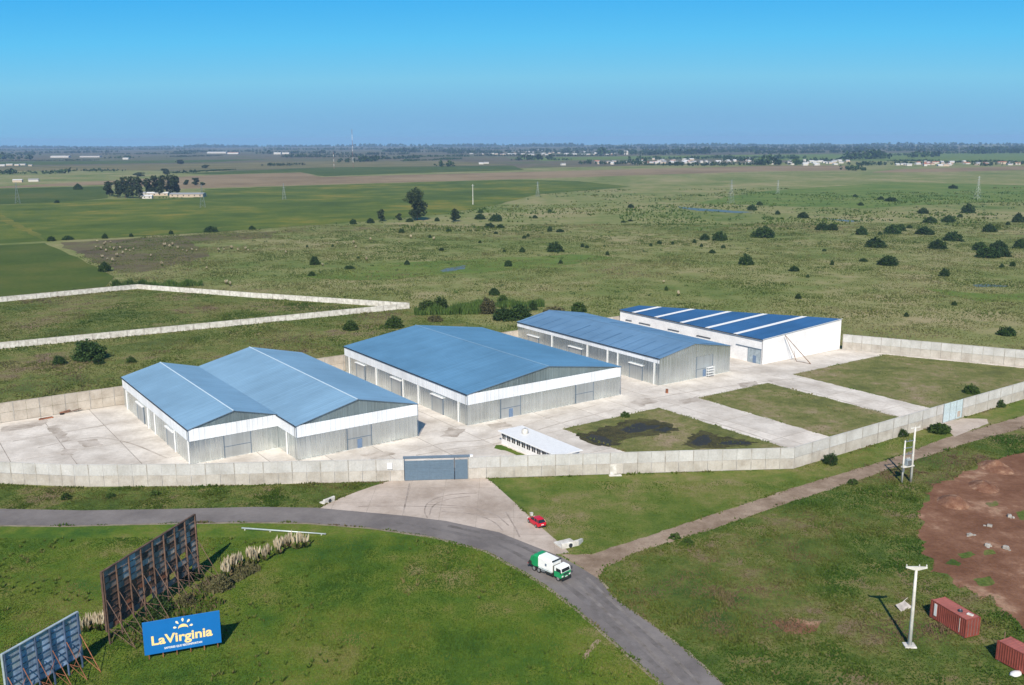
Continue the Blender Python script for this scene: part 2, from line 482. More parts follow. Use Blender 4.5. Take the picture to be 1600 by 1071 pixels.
M['weed'] = tint_mat('weed leaves', [(0, (.052, .115, .015)), (.35, (.092, .144, .023)), (.65, (.138, .160, .036)), (.85, (.168, .148, .064)), (1, (.190, .130, .085))], .8, .35)
M['tussock'] = tint_mat('marsh tussocks', [(0, (.100, .150, .033)), (.35, (.158, .195, .056)), (.7, (.220, .226, .088)), (1, (.300, .260, .145))], .85, .4)
M['plotweed'] = tint_mat('plot weeds', [(0, (.062, .110, .020)), (.35, (.105, .150, .030)), (.65, (.160, .175, .052)), (.85, (.185, .165, .080)), (1, (.190, .140, .095))], .8, .35)
M['dryblade'] = tint_mat('dry lawn blades', [(0, (.060, .110, .016)), (.35, (.100, .145, .024)), (.7, (.155, .165, .045)), (1, (.215, .185, .085))], .8, .3)

# ------------------------------------------------------------------ ground, fields, water, roads
def disk(r0, r1, n=96):
    return [(r1 * math.cos(2 * math.pi * i / n), r1 * math.sin(2 * math.pi * i / n)) for i in range(n)]


mb = MB()
radii = [0, 60, 150, 300, 600, 1200, 2500, 5000, 9000, 14500]
NS = 64
mb.v = [(0, 0, 0)] + [(r * math.cos(2 * math.pi * i / NS), r * math.sin(2 * math.pi * i / NS), 0) for r in radii[1:] for i in range(NS)]
mb.f = [(0, 1 + i, 1 + (i + 1) % NS) for i in range(NS)]
for k in range(len(radii) - 2):
    a, b = 1 + k * NS, 1 + (k + 1) * NS
    mb.f += [(a + i, b + i, b + (i + 1) % NS, a + (i + 1) % NS) for i in range(NS)]
tag(mb.build('ground', M['marsh']), 'wide flat marshy pasture running out to the horizon', kind='structure')

# far farmland
flat('far_plain', [(-3534.13, 2678.94), (-1312.09, 2487.57), (-695.44, 2197.82), (-415.80, 2256.75), (32.78, 2351.28), (628.40, 2711.81), (1042.33, 2974.96), (3565.95, 2842.86), (8100.54, 5857.54), (10.10, 12321.96), (-43968.29, 31892.19)], .05, M['plain'], 'far hazy farmland below the horizon')
flat('stubble_field', [(-2253.60, 1793.64), (-775.50, 1464.42), (-694.84, 1695.92), (-601.54, 1939.88), (-451.86, 2078.49), (-351.86, 1809.26), (1.46, 2042.75), (652.74, 2464.60), (855.99, 2464.12), (719.19, 2080.17), (540.22, 2037.53), (245.04, 1842.34), (1.14, 1666.99), (-378.29, 1430.15), (-465.63, 1379.39), (-631.81, 1516.04), (-753.49, 1422.46), (-1802.83, 1432.08)], .10, M['tan'], 'long tan stubble field across the middle distance', 60, 3)
flat('pasture_field', [(-3712.33, 2963.69), (-1380.32, 2617.67), (-1128.26, 2855.52), (-763.17, 3225.19), (-209.84, 3219.37), (1.99, 2670.02), (-490.51, 2485.64), (-727.22, 2298.91), (-1207.63, 2288.39), (-3155.30, 2516.89)], .11, M['straw'], 'straw coloured pasture strip behind the farm', 80, 4)
flat('dark_crop_field', [(-5260.06, 4205.13), (-1802.03, 3421.77), (-926.74, 3711.92), (-979.77, 3168.84), (-1497.10, 2840.34), (-3944.45, 3149.88)], .10, M['soydark'], 'thin dark green crop strip far to the left', 80, 4)
flat('crop_strip', [(-702.41, 2067.80), (-490.51, 2485.64), (1.93, 2600.67), (30.61, 2196.31), (-210.95, 2007.82), (-358.31, 1842.71), (-456.58, 2100.35), (-613.37, 1978.34)], .12, M['soydark'], 'dark green strip just behind the tan stubble field', 60, 3)
flat('far_meadow', [(716.63, 3610.18), (1750.50, 4573.29), (5393.11, 4306.45), (3375.35, 2690.19), (1205.92, 2943.03), (882.77, 3104.48)], .10, M['wet'], 'green meadow strip beyond the distant town', 90, 5)
flat('far_meadow', [(-22.00, 3781.35), (571.38, 4106.87), (1464.72, 4437.10), (1317.67, 3912.03), (896.56, 3568.48), (288.25, 3333.34), (106.52, 3157.62)], .12, M['wet'], 'pale green meadow strip between the two rows of town houses', 90, 5)
flat('sand_strip', [(717.18, 1932.95), (847.18, 2132.72), (1239.16, 2341.98), (1413.38, 2375.01), (1264.13, 2122.81), (1087.25, 2053.25), (879.24, 1952.34)], .10, M['tan'], 'bare pale sand strip below the red roofed houses', 40, 4)
flat('upper_crop_field', [(-1752.75, 1391.91), (-742.95, 1402.36), (-613.27, 1471.14), (-482.76, 1147.60), (-490.74, 1086.80), (-550.45, 1035.31), (-1237.23, 978.42)], .10, M['soydark'], 'dark green crop field left of the farm trees', 40, 2)
flat('crop_field', [(-1213.44, 959.33), (-544.81, 1024.55), (-472.70, 1121.59), (-378.21, 1140.39), (-431.52, 1358.20), (-372.97, 1409.83), (1.13, 1653.15), (106.36, 1589.59), (170.55, 1382.79), (112.67, 1296.41), (32.43, 1192.77), (-19.05, 982.35), (-58.16, 879.35), (-107.71, 809.63), (-193.52, 724.41), (-224.65, 700.06), (-268.56, 668.71), (-312.99, 644.33), (-337.30, 628.89), (-755.73, 592.21)], .12, M['soy'], 'broad green soy field between the farm and the marsh', 30, 1.5)
flat('crop_field', [(-731.61, 543.50), (-332.03, 618.84), (-309.17, 631.82), (-252.28, 551.72), (-195.56, 465.40), (-187.30, 435.71), (-220.05, 405.32), (-455.70, 333.28)], .10, M['soydark'], 'dark green crop field beyond the left outer wall', 15, 1.0)
flat('yellow_crop_strip', [(-472.17, 886.05), (-443.95, 847.33), (-319.67, 657.45), (-319.03, 648.80), (-379.79, 738.14), (-433.63, 812.57)], .16, M['yellow'], 'yellowed diagonal streak through the left soy field', 12, 1.5)
flat('yellow_crop_strip', [(-290.73, 678.81), (-263.56, 716.99), (-231.30, 736.92), (-218.42, 764.81), (-224.64, 715.28), (-257.29, 686.84)], .16, M['yellow'], 'yellowed patch along the broad soy field edge', 8, 4)
flat('brown_scrub', [(-302.69, 631.57), (-272.17, 655.53), (-216.84, 689.93), (-175.00, 707.97), (-167.84, 660.10), (-213.12, 636.24), (-177.42, 561.84), (-181.49, 498.56), (-197.34, 479.29), (-240.71, 542.15)], .06, M['brown'], 'brown weedy ground below the soy field corner', 9, 3)
flat('wet_meadow', [(-100.91, 467.16), (-69.43, 516.32), (-14.29, 537.55), (37.51, 554.36), (58.49, 541.14), (23.65, 497.32), (-22.28, 474.08), (-72.78, 448.86)], .06, M['wet'], 'bright green wet meadow around the small pond', 9, 3)
flat('wet_meadow', [(188.80, 1009.97), (339.07, 923.69), (463.13, 992.60), (627.68, 1047.35), (794.34, 1328.96), (594.74, 1493.32), (311.52, 1231.66)], .06, M['wet'], 'greener wet meadow far to the right', 30, 6)
flat('wet_meadow', [(181.57, 418.11), (208.05, 403.01), (233.48, 409.41), (218.82, 382.87), (190.51, 383.57)], .06, M['wet'], 'bright green damp patch beside the blue pond', 8, 3)
flat('outer_plot', [(-202.75, 277.52), (-164.84, 300.05), (-40.59, 373.11), (-169.38, 427.48), (-213.86, 393.51), (-255.69, 353.67)], .05, M['plot'], 'overgrown walled plot enclosed by the outer walls')
flat('side_plot', [(-176.07, 229.93), (-133.54, 212.09), (-122.98, 220.23), (-98.03, 234.10), (-47.40, 269.15), (0.01, 323.87), (-40.36, 370.91), (-163.83, 298.11), (-208.70, 275.16)], .04, M['plot'], 'rough grass plot between the yard and the outer wall', 8, 1.2)


def pond(P, label, seg=5, jit=1.5, z=.09, mat='water'):
    return flat('pond', P, z, M[mat], label, seg, jit, cat='pond')


pond([(-36.31, 486.54), (-32.67, 496.50), (-28.26, 501.55), (-24.44, 506.72), (-25.04, 491.18), (-30.57, 483.91), (-34.33, 481.59)], 'small blue pond in the marsh behind the second warehouse', 3, 1)
pond([(167.04, 961.44), (179.40, 942.08), (195.56, 914.53), (207.39, 896.94), (223.42, 879.74), (204.23, 872.87), (184.45, 889.99), (168.41, 916.09)], 'long pale sheet of water far across the marsh', 14, 3)
pond([(264.19, 817.92), (267.81, 800.72), (283.47, 777.27), (273.66, 771.51), (262.53, 791.11)], 'thin pale water streak among the dark marsh bushes', 12, 3)
pond([(208.76, 428.84), (216.97, 432.57), (223.26, 426.49), (215.11, 422.86), (209.45, 423.02)], 'blue pond by the bright green damp patch', 4, 1.5)

# near lawns
ROAD_TOP = [(-140.91, 162.00), (-106.80, 162.85), (-93.05, 163.16), (-77.42, 162.23), (-62.45, 162.68), (-46.69, 163.56), (-34.94, 163.00), (-19.33, 159.30), (-11.78, 156.95), (-2.31, 151.96), (3.54, 146.14), (7.72, 141.68), (10.33, 138.15), (12.94, 133.91), (14.85, 127.30), (19.44, 118.93), (22.65, 112.60), (25.56, 105.01), (31.60, 91.48)]
ROAD_BOT = [(-134.16, 153.57), (-102.18, 155.18), (-89.09, 155.61), (-78.68, 155.22), (-60.15, 156.16), (-44.86, 156.57), (-35.81, 156.05), (-24.56, 153.83), (-13.46, 149.93), (-4.29, 144.22), (2.22, 135.98), (5.64, 130.81), (8.95, 124.84), (14.09, 113.95), (18.32, 105.06), (23.32, 91.53)]
ROAD = ROAD_TOP + ROAD_BOT[::-1]
TRACK_TOP = [(7.76, 142.52), (12.71, 142.83), (19.44, 147.38), (28.53, 154.12), (53.63, 172.25), (78.15, 188.58), (95.37, 202.26), (122.69, 219.96), (173.99, 251.29)]
TRACK_BOT = [(12.96, 134.13), (14.17, 137.66), (19.42, 143.01), (34.57, 152.95), (51.62, 165.34), (65.97, 175.07), (82.84, 187.71), (101.02, 200.11), (117.65, 210.38), (166.77, 240.31)]
TRACK = TRACK_TOP + TRACK_BOT[::-1]
APRON = [(-24.25, 176.76), (-29.28, 171.32), (-33.31, 166.11), (-34.91, 162.84), (-19.30, 159.09), (-11.76, 156.66), (-2.30, 151.55), (3.53, 145.76), (6.84, 142.65), (9.04, 143.35), (8.06, 146.35), (4.82, 153.81), (-0.12, 166.39), (-4.10, 176.24), (-5.41, 178.60), (-8.42, 178.09), (-21.15, 176.98)]
LOT = [(134.58, 199.90), (108.17, 192.35), (102.87, 189.91), (96.17, 184.38), (91.29, 181.74), (85.98, 176.27), (81.43, 173.84), (76.48, 166.83), (72.56, 160.02), (70.58, 154.25), (67.67, 149.38), (67.53, 146.27), (65.45, 142.33), (66.26, 139.01), (64.39, 136.07), (66.05, 134.51), (65.29, 131.53), (67.66, 130.67), (67.34, 127.44), (69.95, 128.21), (68.75, 124.33), (69.59, 122.09), (69.05, 118.01), (70.65, 114.64), (73.51, 100.75)]
LEFT_LAWN = ROAD_BOT + [(30, 60), (-120, 60), (-150, 120)]
left_lawn = flat('lawn', LEFT_LAWN, .006, M['lawn'], 'bright green grass inside the road bend')
flat('grass_verge', ROAD_TOP[:7] + [(-34.94, 163.00), (-33.31, 166.11), (-24.26, 176.83), (-61.72, 173.92), (-84.11, 173.83), (-99.75, 175.93), (-148.91, 172.00)], .006, M['rank'], 'grass verge between the road and the front wall')
flat('grass_triangle', [(-5.42, 178.79), (19.39, 180.34), (33.19, 181.30), (56.72, 182.92), (69.62, 192.42), (86.60, 205.19), (107.16, 218.56), (130.55, 234.89), (155.93, 250.19)] + TRACK_TOP[::-1] + [(9.04, 143.35), (8.06, 146.35), (-0.12, 166.39)], .006, M['drylawn'], 'triangular lawn between driveway, wall and dirt track')
flat('rank_field', TRACK_BOT[::-1] + ROAD_TOP[13:] + [(80, 60), (160, 60), (200, 200)], .006, M['rank'], 'rough weedy field right of the tarmac road')
flat('road_shoulder', [(x + 0 * y, y) for x, y in ROAD_TOP[:7]] + ROAD_TOP[7:13] + [(13.33, 133.91), (15.22, 127.30), (19.79, 118.93), (22.98, 112.60), (25.87, 105.00), (31.88, 91.48)] +
     [(22.77, 91.54), (17.77, 105.06), (13.50, 113.95), (8.39, 124.65), (5.15, 130.40), (1.82, 135.54), (-4.58, 143.73), (-13.52, 149.40), (-24.48, 153.28), (-35.70, 155.54), (-44.73, 156.06), (-59.97, 155.65), (-78.45, 154.72), (-88.82, 155.10), (-101.84, 154.62), (-133.72, 153.02)], .015, M['shoulder'], 'pale gravel edge along the tarmac road', 1.5, .09)
flat('dirt_track', TRACK, .022, M['track'], 'brown dirt track leaving the tarmac road', 1.2, .22)
flat('dirt_lot', LOT, .020, M['dirt'], 'bare reddish brown dirt lot by the containers', 1.0, .75)
road = flat('road', ROAD, .040, M['asphalt'], 'grey tarmac road curving past the driveway')


def ribbon(name, pts, w, z, mat, parent):
    """thin worn line through the points, smoothed"""
    P = [Vector((x, y, 0)) for x, y in pts]
    for _ in range(3):
        P = [P[0]] + [q for a, b in zip(P[:-1], P[1:]) for q in (a.lerp(b, .25), a.lerp(b, .75))] + [P[-1]]
    vs_, fs_ = [], []
    for i, p in enumerate(P):
        d = (P[min(i + 1, len(P) - 1)] - P[max(i - 1, 0)]).normalized(); n = Vector((-d.y, d.x, 0)) * w * rnd.uniform(.35, .6)
        vs_ += [(p.x + n.x, p.y + n.y, z), (p.x - n.x, p.y - n.y, z)]
    for i in range(len(P) - 1): fs_.append((2 * i, 2 * i + 1, 2 * i + 3, 2 * i + 2))
    return MB().add(vs_, fs_).build(name, mat, parent)


M['dust'] = concrete_mat('road dust', (.215, .196, .186), .25, .5, 0)
M['worn'] = concrete_mat('darker worn tarmac', (.170, .157, .155), .2, .4, 0)
ribbon('worn_path', [(9.02, 111.15), (10.04, 113.65), (11.42, 115.93)], .7, .013, M['track'], left_lawn)
ribbon('dust_line', [(9.89, 131.81), (12.58, 124.81), (17.44, 113.92), (20.58, 105.04), (24.97, 92.63)], .6, .0445, M['dust'], road)
ribbon('dust_line', [(11.23, 134.36), (13.78, 127.71), (19.29, 115.04), (22.84, 105.03), (27.61, 92.06)], .5, .0445, M['dust'], road)
ribbon('worn_track', [(-20.16, 155.75), (-11.03, 152.32), (-2.25, 146.96), (4.82, 137.29), (9.27, 129.75), (13.82, 119.33), (19.19, 106.61)], .9, .043, M['worn'], road)
ribbon('worn_track', [(-11.18, 154.53), (-1.20, 149.01), (5.95, 140.74), (11.32, 131.80), (17.20, 118.43), (22.35, 106.58)], .9, .0425, M['worn'], road)
for P_, lab in (([(71.37, 142.27), (73.56, 143.22), (73.59, 141.77), (71.41, 140.60)], 'grass island on the dirt lot below the leftmost footing'), ([(69.39, 140.62), (70.25, 138.97), (69.13, 137.83), (67.86, 138.99)], 'grass island on the dirt lot edge'),
                ([(69.42, 133.40), (72.43, 134.02), (72.15, 131.89), (69.07, 130.66)], 'long grass island on the dirt lot above the red container'), ([(75.73, 143.45), (77.84, 144.16), (77.28, 142.21), (75.42, 141.75)], 'small grass island between the front footings'), ([(86.33, 164.17), (88.66, 165.09), (88.26, 162.90), (85.97, 162.00)], 'faint grass island behind the footings'), ([(89.47, 159.84), (93.97, 161.00), (91.19, 155.44), (88.32, 156.33)], 'grass island at the lot edge near the farthest footing')):
    flat('grass_island', rough_outline(P_, 1.1, .3, rnd), .026, M['rank'], lab, .5, .12)
flat('bare_patch', [(35.56, 120.56), (38.95, 121.62), (42.05, 120.15), (40.74, 117.38), (37.21, 117.07)], .020, M['dirt'], 'small bare reddish patch in the weedy field', 1.2, .5)

apron = flat('driveway', APRON, .030, M['jointfill'], 'broad concrete driveway apron fanning out from the blue gate')
bm = bmesh.new()
bm.faces.new([bm.verts.new((x, y, 0)) for x, y in APRON])
bmesh.ops.triangulate(bm, faces=bm.faces[:])
for ax, lo, st in ((0, -46.0, 6.6), (1, 128.0, 7.5)):
    for k in range(14):
        no = (1, 0, 0) if ax == 0 else (0, 1, 0); co = (lo + k * st, 0, 0) if ax == 0 else (0, lo + k * st, 0)
        bmesh.ops.bisect_plane(bm, geom=bm.verts[:] + bm.edges[:] + bm.faces[:], plane_co=co, plane_no=no)
cells = {}
for f in bm.faces:
    c = f.calc_center_median()
    cells.setdefault((math.floor((c.x + 46.0) / 6.6), math.floor((c.y - 128.0) / 7.5)), []).append([(v.co.x, v.co.y) for v in f.verts])
bm.free()
for (i, j), fs in sorted(cells.items()):
    cx, cy = -46.0 + (i + .5) * 6.6, 128.0 + (j + .5) * 7.5
    m_ = MB()
    for f in fs:
        m_.add([(cx + (x - cx) * .993, cy + (y - cy) * .994, .046) for x, y in f], [tuple(range(len(f)))])
    m_.build('slab', M['apron'], apron)

M['skid'] = concrete_mat('tyre marked concrete', (.36, .31, .275), .2, .6, 0)
for pts in ([(-6.75, 170.06), (-12.15, 169.46), (-15.69, 165.92), (-15.95, 160.96), (-15.01, 157.99)], [(-7.89, 168.42), (-12.00, 167.16), (-14.71, 164.02), (-14.77, 159.16)], [(-15.56, 164.34), (-9.44, 163.65), (-3.56, 160.83), (-0.68, 154.42)], [(-12.74, 160.93), (-6.97, 159.97), (-3.26, 156.43), (-1.66, 152.22)], [(-28.06, 163.54), (-18.77, 163.75), (-8.22, 162.40)], [(-19.98, 175.36), (-19.78, 168.88), (-19.53, 160.10)], [(-1.27, 160.81), (0.42, 153.57), (1.15, 149.52)]):
    ribbon('tyre_mark', pts, .28, .051, M['skid'], apron)

# ------------------------------------------------------------------ the walled yard
YARD = [(-6, 247.6), (222.4, 247.6), (286.2, 117.7), (151.4, 117.4), (119.2, 136.5), (84.1, 156.9), (49.4, 178.4), (30.9, 191.2), (19.3, 201.7), (-6, 226)]
YW = [W(*p) for p in YARD]
yard = flat('yard', YW, .012, M['jointfill'], 'pale concrete yard around the warehouses inside the wall')
for i in range(-1, 27):
    for j in range(-1, 9):
        a0, b0 = i * 11.0 + 1.0, 116.0 + j * 16.5
        Q = [(a0, b0), (a0 + 10.85, b0), (a0 + 10.85, b0 + 16.35), (a0, b0 + 16.35)]
        for k in range(len(YARD)):
            (x0, y0), (x1, y1) = YARD[k], YARD[(k + 1) % len(YARD)]
            if len(Q) < 3: break
            a, b = -(y1 - y0), (x1 - x0)          # outline runs clockwise
            Q = clip(Q, a, b, a * x0 + b * y0)
        if len(Q) < 3: continue
        n = len(Q)
        m_ = MB(); V_ = [W(*q) for q in Q]
        m_.add([(x, y, .032) for x, y in V_] + [(x, y, .013) for x, y in V_], [tuple(range(n))] + [(k, (k + 1) % n, n + (k + 1) % n, n + k) for k in range(n)])
        m_.build('slab', M['slab'], yard)


M['stain'] = concrete_mat('stained concrete', (.52, .47, .42), .3, .3, .1, .1, (.8, .76, .70))
for P in ([(-109.13, 213.77), (-107.09, 215.79), (-102.78, 209.69), (-98.56, 202.97), (-99.57, 202.06), (-104.22, 207.76)], [(-119.67, 213.91), (-115.20, 216.94), (-111.38, 220.06), (-110.12, 215.83), (-114.13, 211.82), (-117.56, 209.89)], [(-96.84, 202.95), (-93.35, 204.76), (-89.97, 200.12), (-93.42, 198.39)], [(-97.90, 198.44), (-94.51, 197.08), (-93.48, 192.37), (-96.17, 194.09)], [(-14.93, 212.46), (-11.27, 210.41), (-12.13, 204.62), (-15.93, 205.62)],
          [(-6.07, 214.38), (-1.59, 216.39), (-0.08, 213.27), (-4.50, 210.32)], [(30.03, 233.98), (34.60, 237.61), (37.33, 233.87), (31.84, 229.18)], [(-32.59, 192.44), (-27.50, 194.93), (-24.55, 193.18), (-29.52, 189.92)], [(60.97, 251.74), (66.88, 254.47), (67.20, 248.87), (62.26, 246.24)], [(42.41, 235.01), (48.01, 238.66), (48.60, 234.91), (43.39, 231.37)]):
    st_ = MB(); Q = rough_outline(P, .8, .5, rnd); n_ = len(Q)
    st_.add([(x, y, .0365) for x, y in Q], [tuple(range(n_))]); st_.build('stain', M['stain'], yard)
for pts in ([(-22.01, 194.86), (-14.25, 201.86), (-5.75, 201.75), (4.46, 216.31), (20.79, 230.52)], [(-20.39, 192.29), (-11.87, 197.33), (-3.58, 199.00), (7.34, 212.16), (25.22, 226.96)], [(28.93, 231.59), (43.59, 241.92), (60.65, 250.35), (78.23, 257.17)], [(31.53, 226.87), (43.11, 221.10), (54.65, 205.62), (59.25, 196.42)], [(70.58, 255.12), (82.22, 236.87), (92.17, 220.40)],
            [(-103.23, 198.51), (-95.61, 206.69), (-85.40, 202.80), (-72.80, 191.28)], [(-111.17, 203.14), (-102.78, 209.69), (-94.96, 215.62)]):
    ribbon('tyre_mark', pts, .45, .0385, M['stain'], yard)


def lawn(P, label):
    return flat('yard_lawn', [W(*p) for p in rough_outline(P, 1.6, .28, rnd)], .075, M['patch'], label, skirt=.06)


LAWNS = [[(130.5, 166), (160.7, 166), (160.7, 123), (152.5, 123), (131, 141)], [(175.4, 167), (201.8, 166.7), (201.4, 120.5), (175.2, 120.5)], [(215.4, 169), (258.5, 169), (281.5, 121), (214.6, 121)]]
lawn(LAWNS[0], 'yard lawn with dark puddles beside the white guardhouse')
lawn(LAWNS[1], 'middle rectangular yard lawn between two concrete lanes')
lawn(LAWNS[2], 'large yard lawn in the corner by the slanting wall')
M['mud'] = ground_mat('boggy mud', [(.25, (.035, .036, .020)), (.50, (.062, .058, .028)), (.75, (.095, .098, .034))], .12, .5, 2.0, .5, .5)
for P, lab in (([(13.98, 207.13), (16.19, 207.58), (19.02, 210.00), (23.84, 213.96), (28.09, 218.08), (32.72, 218.55), (36.69, 214.81), (38.36, 209.73), (34.97, 206.85), (30.08, 205.00), (26.38, 204.11), (23.44, 199.55), (21.35, 196.91), (18.28, 198.27), (15.74, 201.46)], 'dark boggy ground across the guardhouse end of the lawn'),
               ([(36.76, 198.03), (40.11, 204.87), (43.44, 208.68), (46.55, 204.78), (51.11, 202.84), (54.26, 199.59), (48.24, 196.56), (42.46, 195.33)], 'dark boggy ground at the lawn corner nearest the front wall')):
    flat('bog', rough_outline(P, .9, .9, rnd), .079, M['mud'], lab)
for P, lab in (([(15.95, 204.25), (18.11, 206.11), (20.66, 204.18), (22.09, 201.38), (21.48, 198.23), (19.16, 198.71), (17.15, 201.45)], 'dark puddle near the guardhouse end of the lawn'),
               ([(24.59, 209.92), (27.51, 213.40), (30.40, 214.90), (31.76, 212.83), (34.29, 213.82), (34.28, 211.78), (31.04, 209.83), (29.02, 207.90), (26.58, 206.96)], 'largest dark puddle in the middle of the boggy lawn'),
               ([(32.14, 209.32), (35.46, 211.77), (36.98, 210.25), (34.54, 207.82)], 'small dark puddle right of the largest one'),
               ([(38.89, 199.80), (41.36, 203.91), (43.59, 205.77), (44.30, 202.93), (42.99, 199.29), (40.14, 197.54)], 'dark puddle at the lawn corner nearest the front wall'),
               ([(44.76, 199.72), (47.97, 201.50), (51.69, 200.53), (52.34, 199.17), (47.16, 197.90)], 'long dark puddle along the front wall end of the lawn')):
    flat('puddle', rough_outline(P, .7, .45, rnd), .084, M['puddle'], lab, cat='puddle')


# ------------------------------------------------------------------ precast walls
def flute_mesh(name, L, h, t=.10, n=9):
    """one precast panel with vertical flutes on both faces, 2 cm joint all round"""
    m_ = MB(); x0, x1 = .022, L - .022; pts = []
    for k in range(n):
        a = x0 + (x1 - x0) * k / n; b = x0 + (x1 - x0) * (k + 1) / n; g = (b - a) * .12
        pts += [(a, .035), (a + g, 0), (b - g, 0)]
    pts.append((x1, .035))
    vs_, fs_ = [], []
    for (x, o) in pts:
        vs_ += [(x, -t / 2 + o, .03), (x, -t / 2 + o, h), (x, t / 2 - o, h), (x, t / 2 - o, .03)]
    for i in range(len(pts) - 1):
        b = 4 * i
        for u in range(4): fs_.append((b + u, b + (u + 1) % 4, b + 4 + (u + 1) % 4, b + 4 + u))
    fs_ += [(0, 1, 2, 3), tuple(4 * (len(pts) - 1) + u for u in (3, 2, 1, 0))]
    m_.add(vs_, fs_)
    return m_.mesh(name)


def precast_wall(name, pts, label, height=4.5, rows=2, mat='precast', step=2.8, post_every=2, gaps=(), cap=True):
    """pts: world x, y polyline; gaps: (x0, y0, x1, y1) stretches left open for a gate"""
    T = empty(name, (pts[0][0], pts[0][1], 0), 0, label, 'wall')
    hh = (height - .12) / rows
    me = flute_mesh('panel', step, hh - .03)
    me.materials.append(M[mat])
    me_low = me
    if mat == 'precast':
        me_low = me.copy(); me_low.materials.clear(); me_low.materials.append(M['precast_low'])
    pm = MB().box(-.10, .10, -.10, .10, 0, height + .02).mesh('post'); pm.materials.append(M['post'])
    bm_ = MB().box(.02, step - .02, -.09, .09, 0, .10).mesh('coping'); bm_.materials.append(M[mat])
    count = 0
    for (x0, y0), (x1, y1) in zip(pts[:-1], pts[1:]):
        L = math.hypot(x1 - x0, y1 - y0); n = max(1, round(L / step)); a = math.atan2(y1 - y0, x1 - x0)
        for k in range(n):
            t0, t1 = k / n, (k + 1) / n
            p = (x0 + (x1 - x0) * t0 - pts[0][0], y0 + (y1 - y0) * t0 - pts[0][1])
            s = L / n / step
            for r in range(rows):
                o = link_mesh('panel', me if r else me_low, None, T, (p[0], p[1], .05 + r * hh), a); o.scale = (s, 1, 1)
            if cap:
                o = link_mesh('coping', bm_, None, T, (p[0], p[1], height - .07), a); o.scale = (s, 1, 1)
            if count % post_every == 0: link_mesh('post', pm, None, T, (p[0], p[1], 0), a)
            count += 1
    return T


G0, G1 = (-21.13, 176.80), (-8.66, 177.73)
precast_wall('perimeter_wall', [(-128, 187), (-112, 180), (-99.93, 176.29), (-84.35, 174.35), (-61.90, 174.44), (-39.97, 175.95), (-23.87, 176.69), G0], 'front concrete wall left of the blue gate', 4.5)
precast_wall('perimeter_wall', [G1, (-5.15, 178.24), (19.37, 180.16), (33.19, 181.30), (56.72, 182.92)], 'front concrete wall between the blue gate and its corner', 4.5)
precast_wall('perimeter_wall', [W(151.4, 117.4), W(205.0, 117.7)], 'concrete wall along the dirt track below the pale gate', 4.6)
precast_wall('perimeter_wall', [W(213.2, 117.7), W(286.2, 117.7)], 'concrete wall along the dirt track beyond the pale gate', 4.6)
precast_wall('perimeter_wall', [W(254.6, 181.4), W(286.2, 117.7)], 'slanting concrete wall running away from the white warehouse', 4.9)
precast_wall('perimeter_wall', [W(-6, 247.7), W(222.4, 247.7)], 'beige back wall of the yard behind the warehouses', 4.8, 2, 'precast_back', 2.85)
precast_wall('outer_wall', [(-194.49, 282.42), (-164.84, 300.05), (-93.36, 341.81), (-40.59, 373.11)], 'long pale wall crossing the grass behind the left warehouse', 2.2, 1, 'whitecon')
precast_wall('outer_wall', [(-241.73, 369.81), (-213.43, 392.69), (-169.38, 427.48), (-108.80, 400.81), (-40.63, 373.56)], 'pale bent wall farther back round the overgrown plot', 2.2, 1, 'whitecon')

# white notice and patched opening on the front wall
t = empty('notice_board', ((-24.36, 176.62)[0], (-24.36, 176.62)[1] - .2, 0), 0, 'blank white square notice on the front wall by the gate', 'sign')
MB().box(0, 1.0, -.06, 0, 2.6, 3.9).build('board', M['white'], t)
for z_ in (2.7, 3.7): MB().box(.05, .95, 0, .09, z_, z_ + .1).build('bracket', M['steel'], t)
t = empty('wall_patch', ((19.37, 180.12)[0], (19.37, 180.12)[1] - .17, 0), math.radians(4), 'pale plastered patch low on the front wall', 'wall patch')
MB().cbox(0, 1.3, -.05, .08, .05, 2.1, .03).build('plaster', M['whitecon'], t)
MB().cbox(-.3, 2.2, -1.1, -.1, 0, .1, .04).build('apron', M['whitecon'], t)

# sliding gate with its beam
ga = math.atan2(G1[1] - G0[1], G1[0] - G0[0]); GL = math.hypot(G1[0] - G0[0], G1[1] - G0[1])
t = empty('sliding_gate', (G0[0], G0[1], 0), ga, 'blue grey sliding gate closing the main entrance', 'gate')
GD = GL * .775
for k in range(11):
    z0 = .12 + k * .365
    MB().cbox(.12, GD, -.06, .06, z0, z0 + .345, .02).build('board', M['gate'], t)
for k in range(5):
    MB().box(.16 + k * (GD - .2) / 4.0 - .03, .16 + k * (GD - .2) / 4.0 + .05, -.075, .075, .1, 4.15).build('stile', M['slate'], t)
door = MB().box(GD + .22, GL - .12, -.05, .05, .12, 4.1).build('door', M['gate'], t)
for k in range(10):
    MB().box(GD + .24, GL - .14, -.065, -.045, .2 + k * .38, .23 + k * .38).build('rail', M['slate'], door)
MB().box(GD + .04, GD + .18, -.1, .1, 0, 4.45).build('post', M['dark'], t)
MB().cbox(-.2, GL + .35, .35, .75, 4.35, 4.85, .05).build('beam', M['slate'], t)
for xx in (-.1, GL + .15):
    MB().box(xx, xx + .22, .42, .66, 0, 4.35).build('post', M['slate'], t)
MB().box(GL + .3, GL + .9, .4, 1.0, 4.2, 4.8).build('motor_box', M['white'], t)

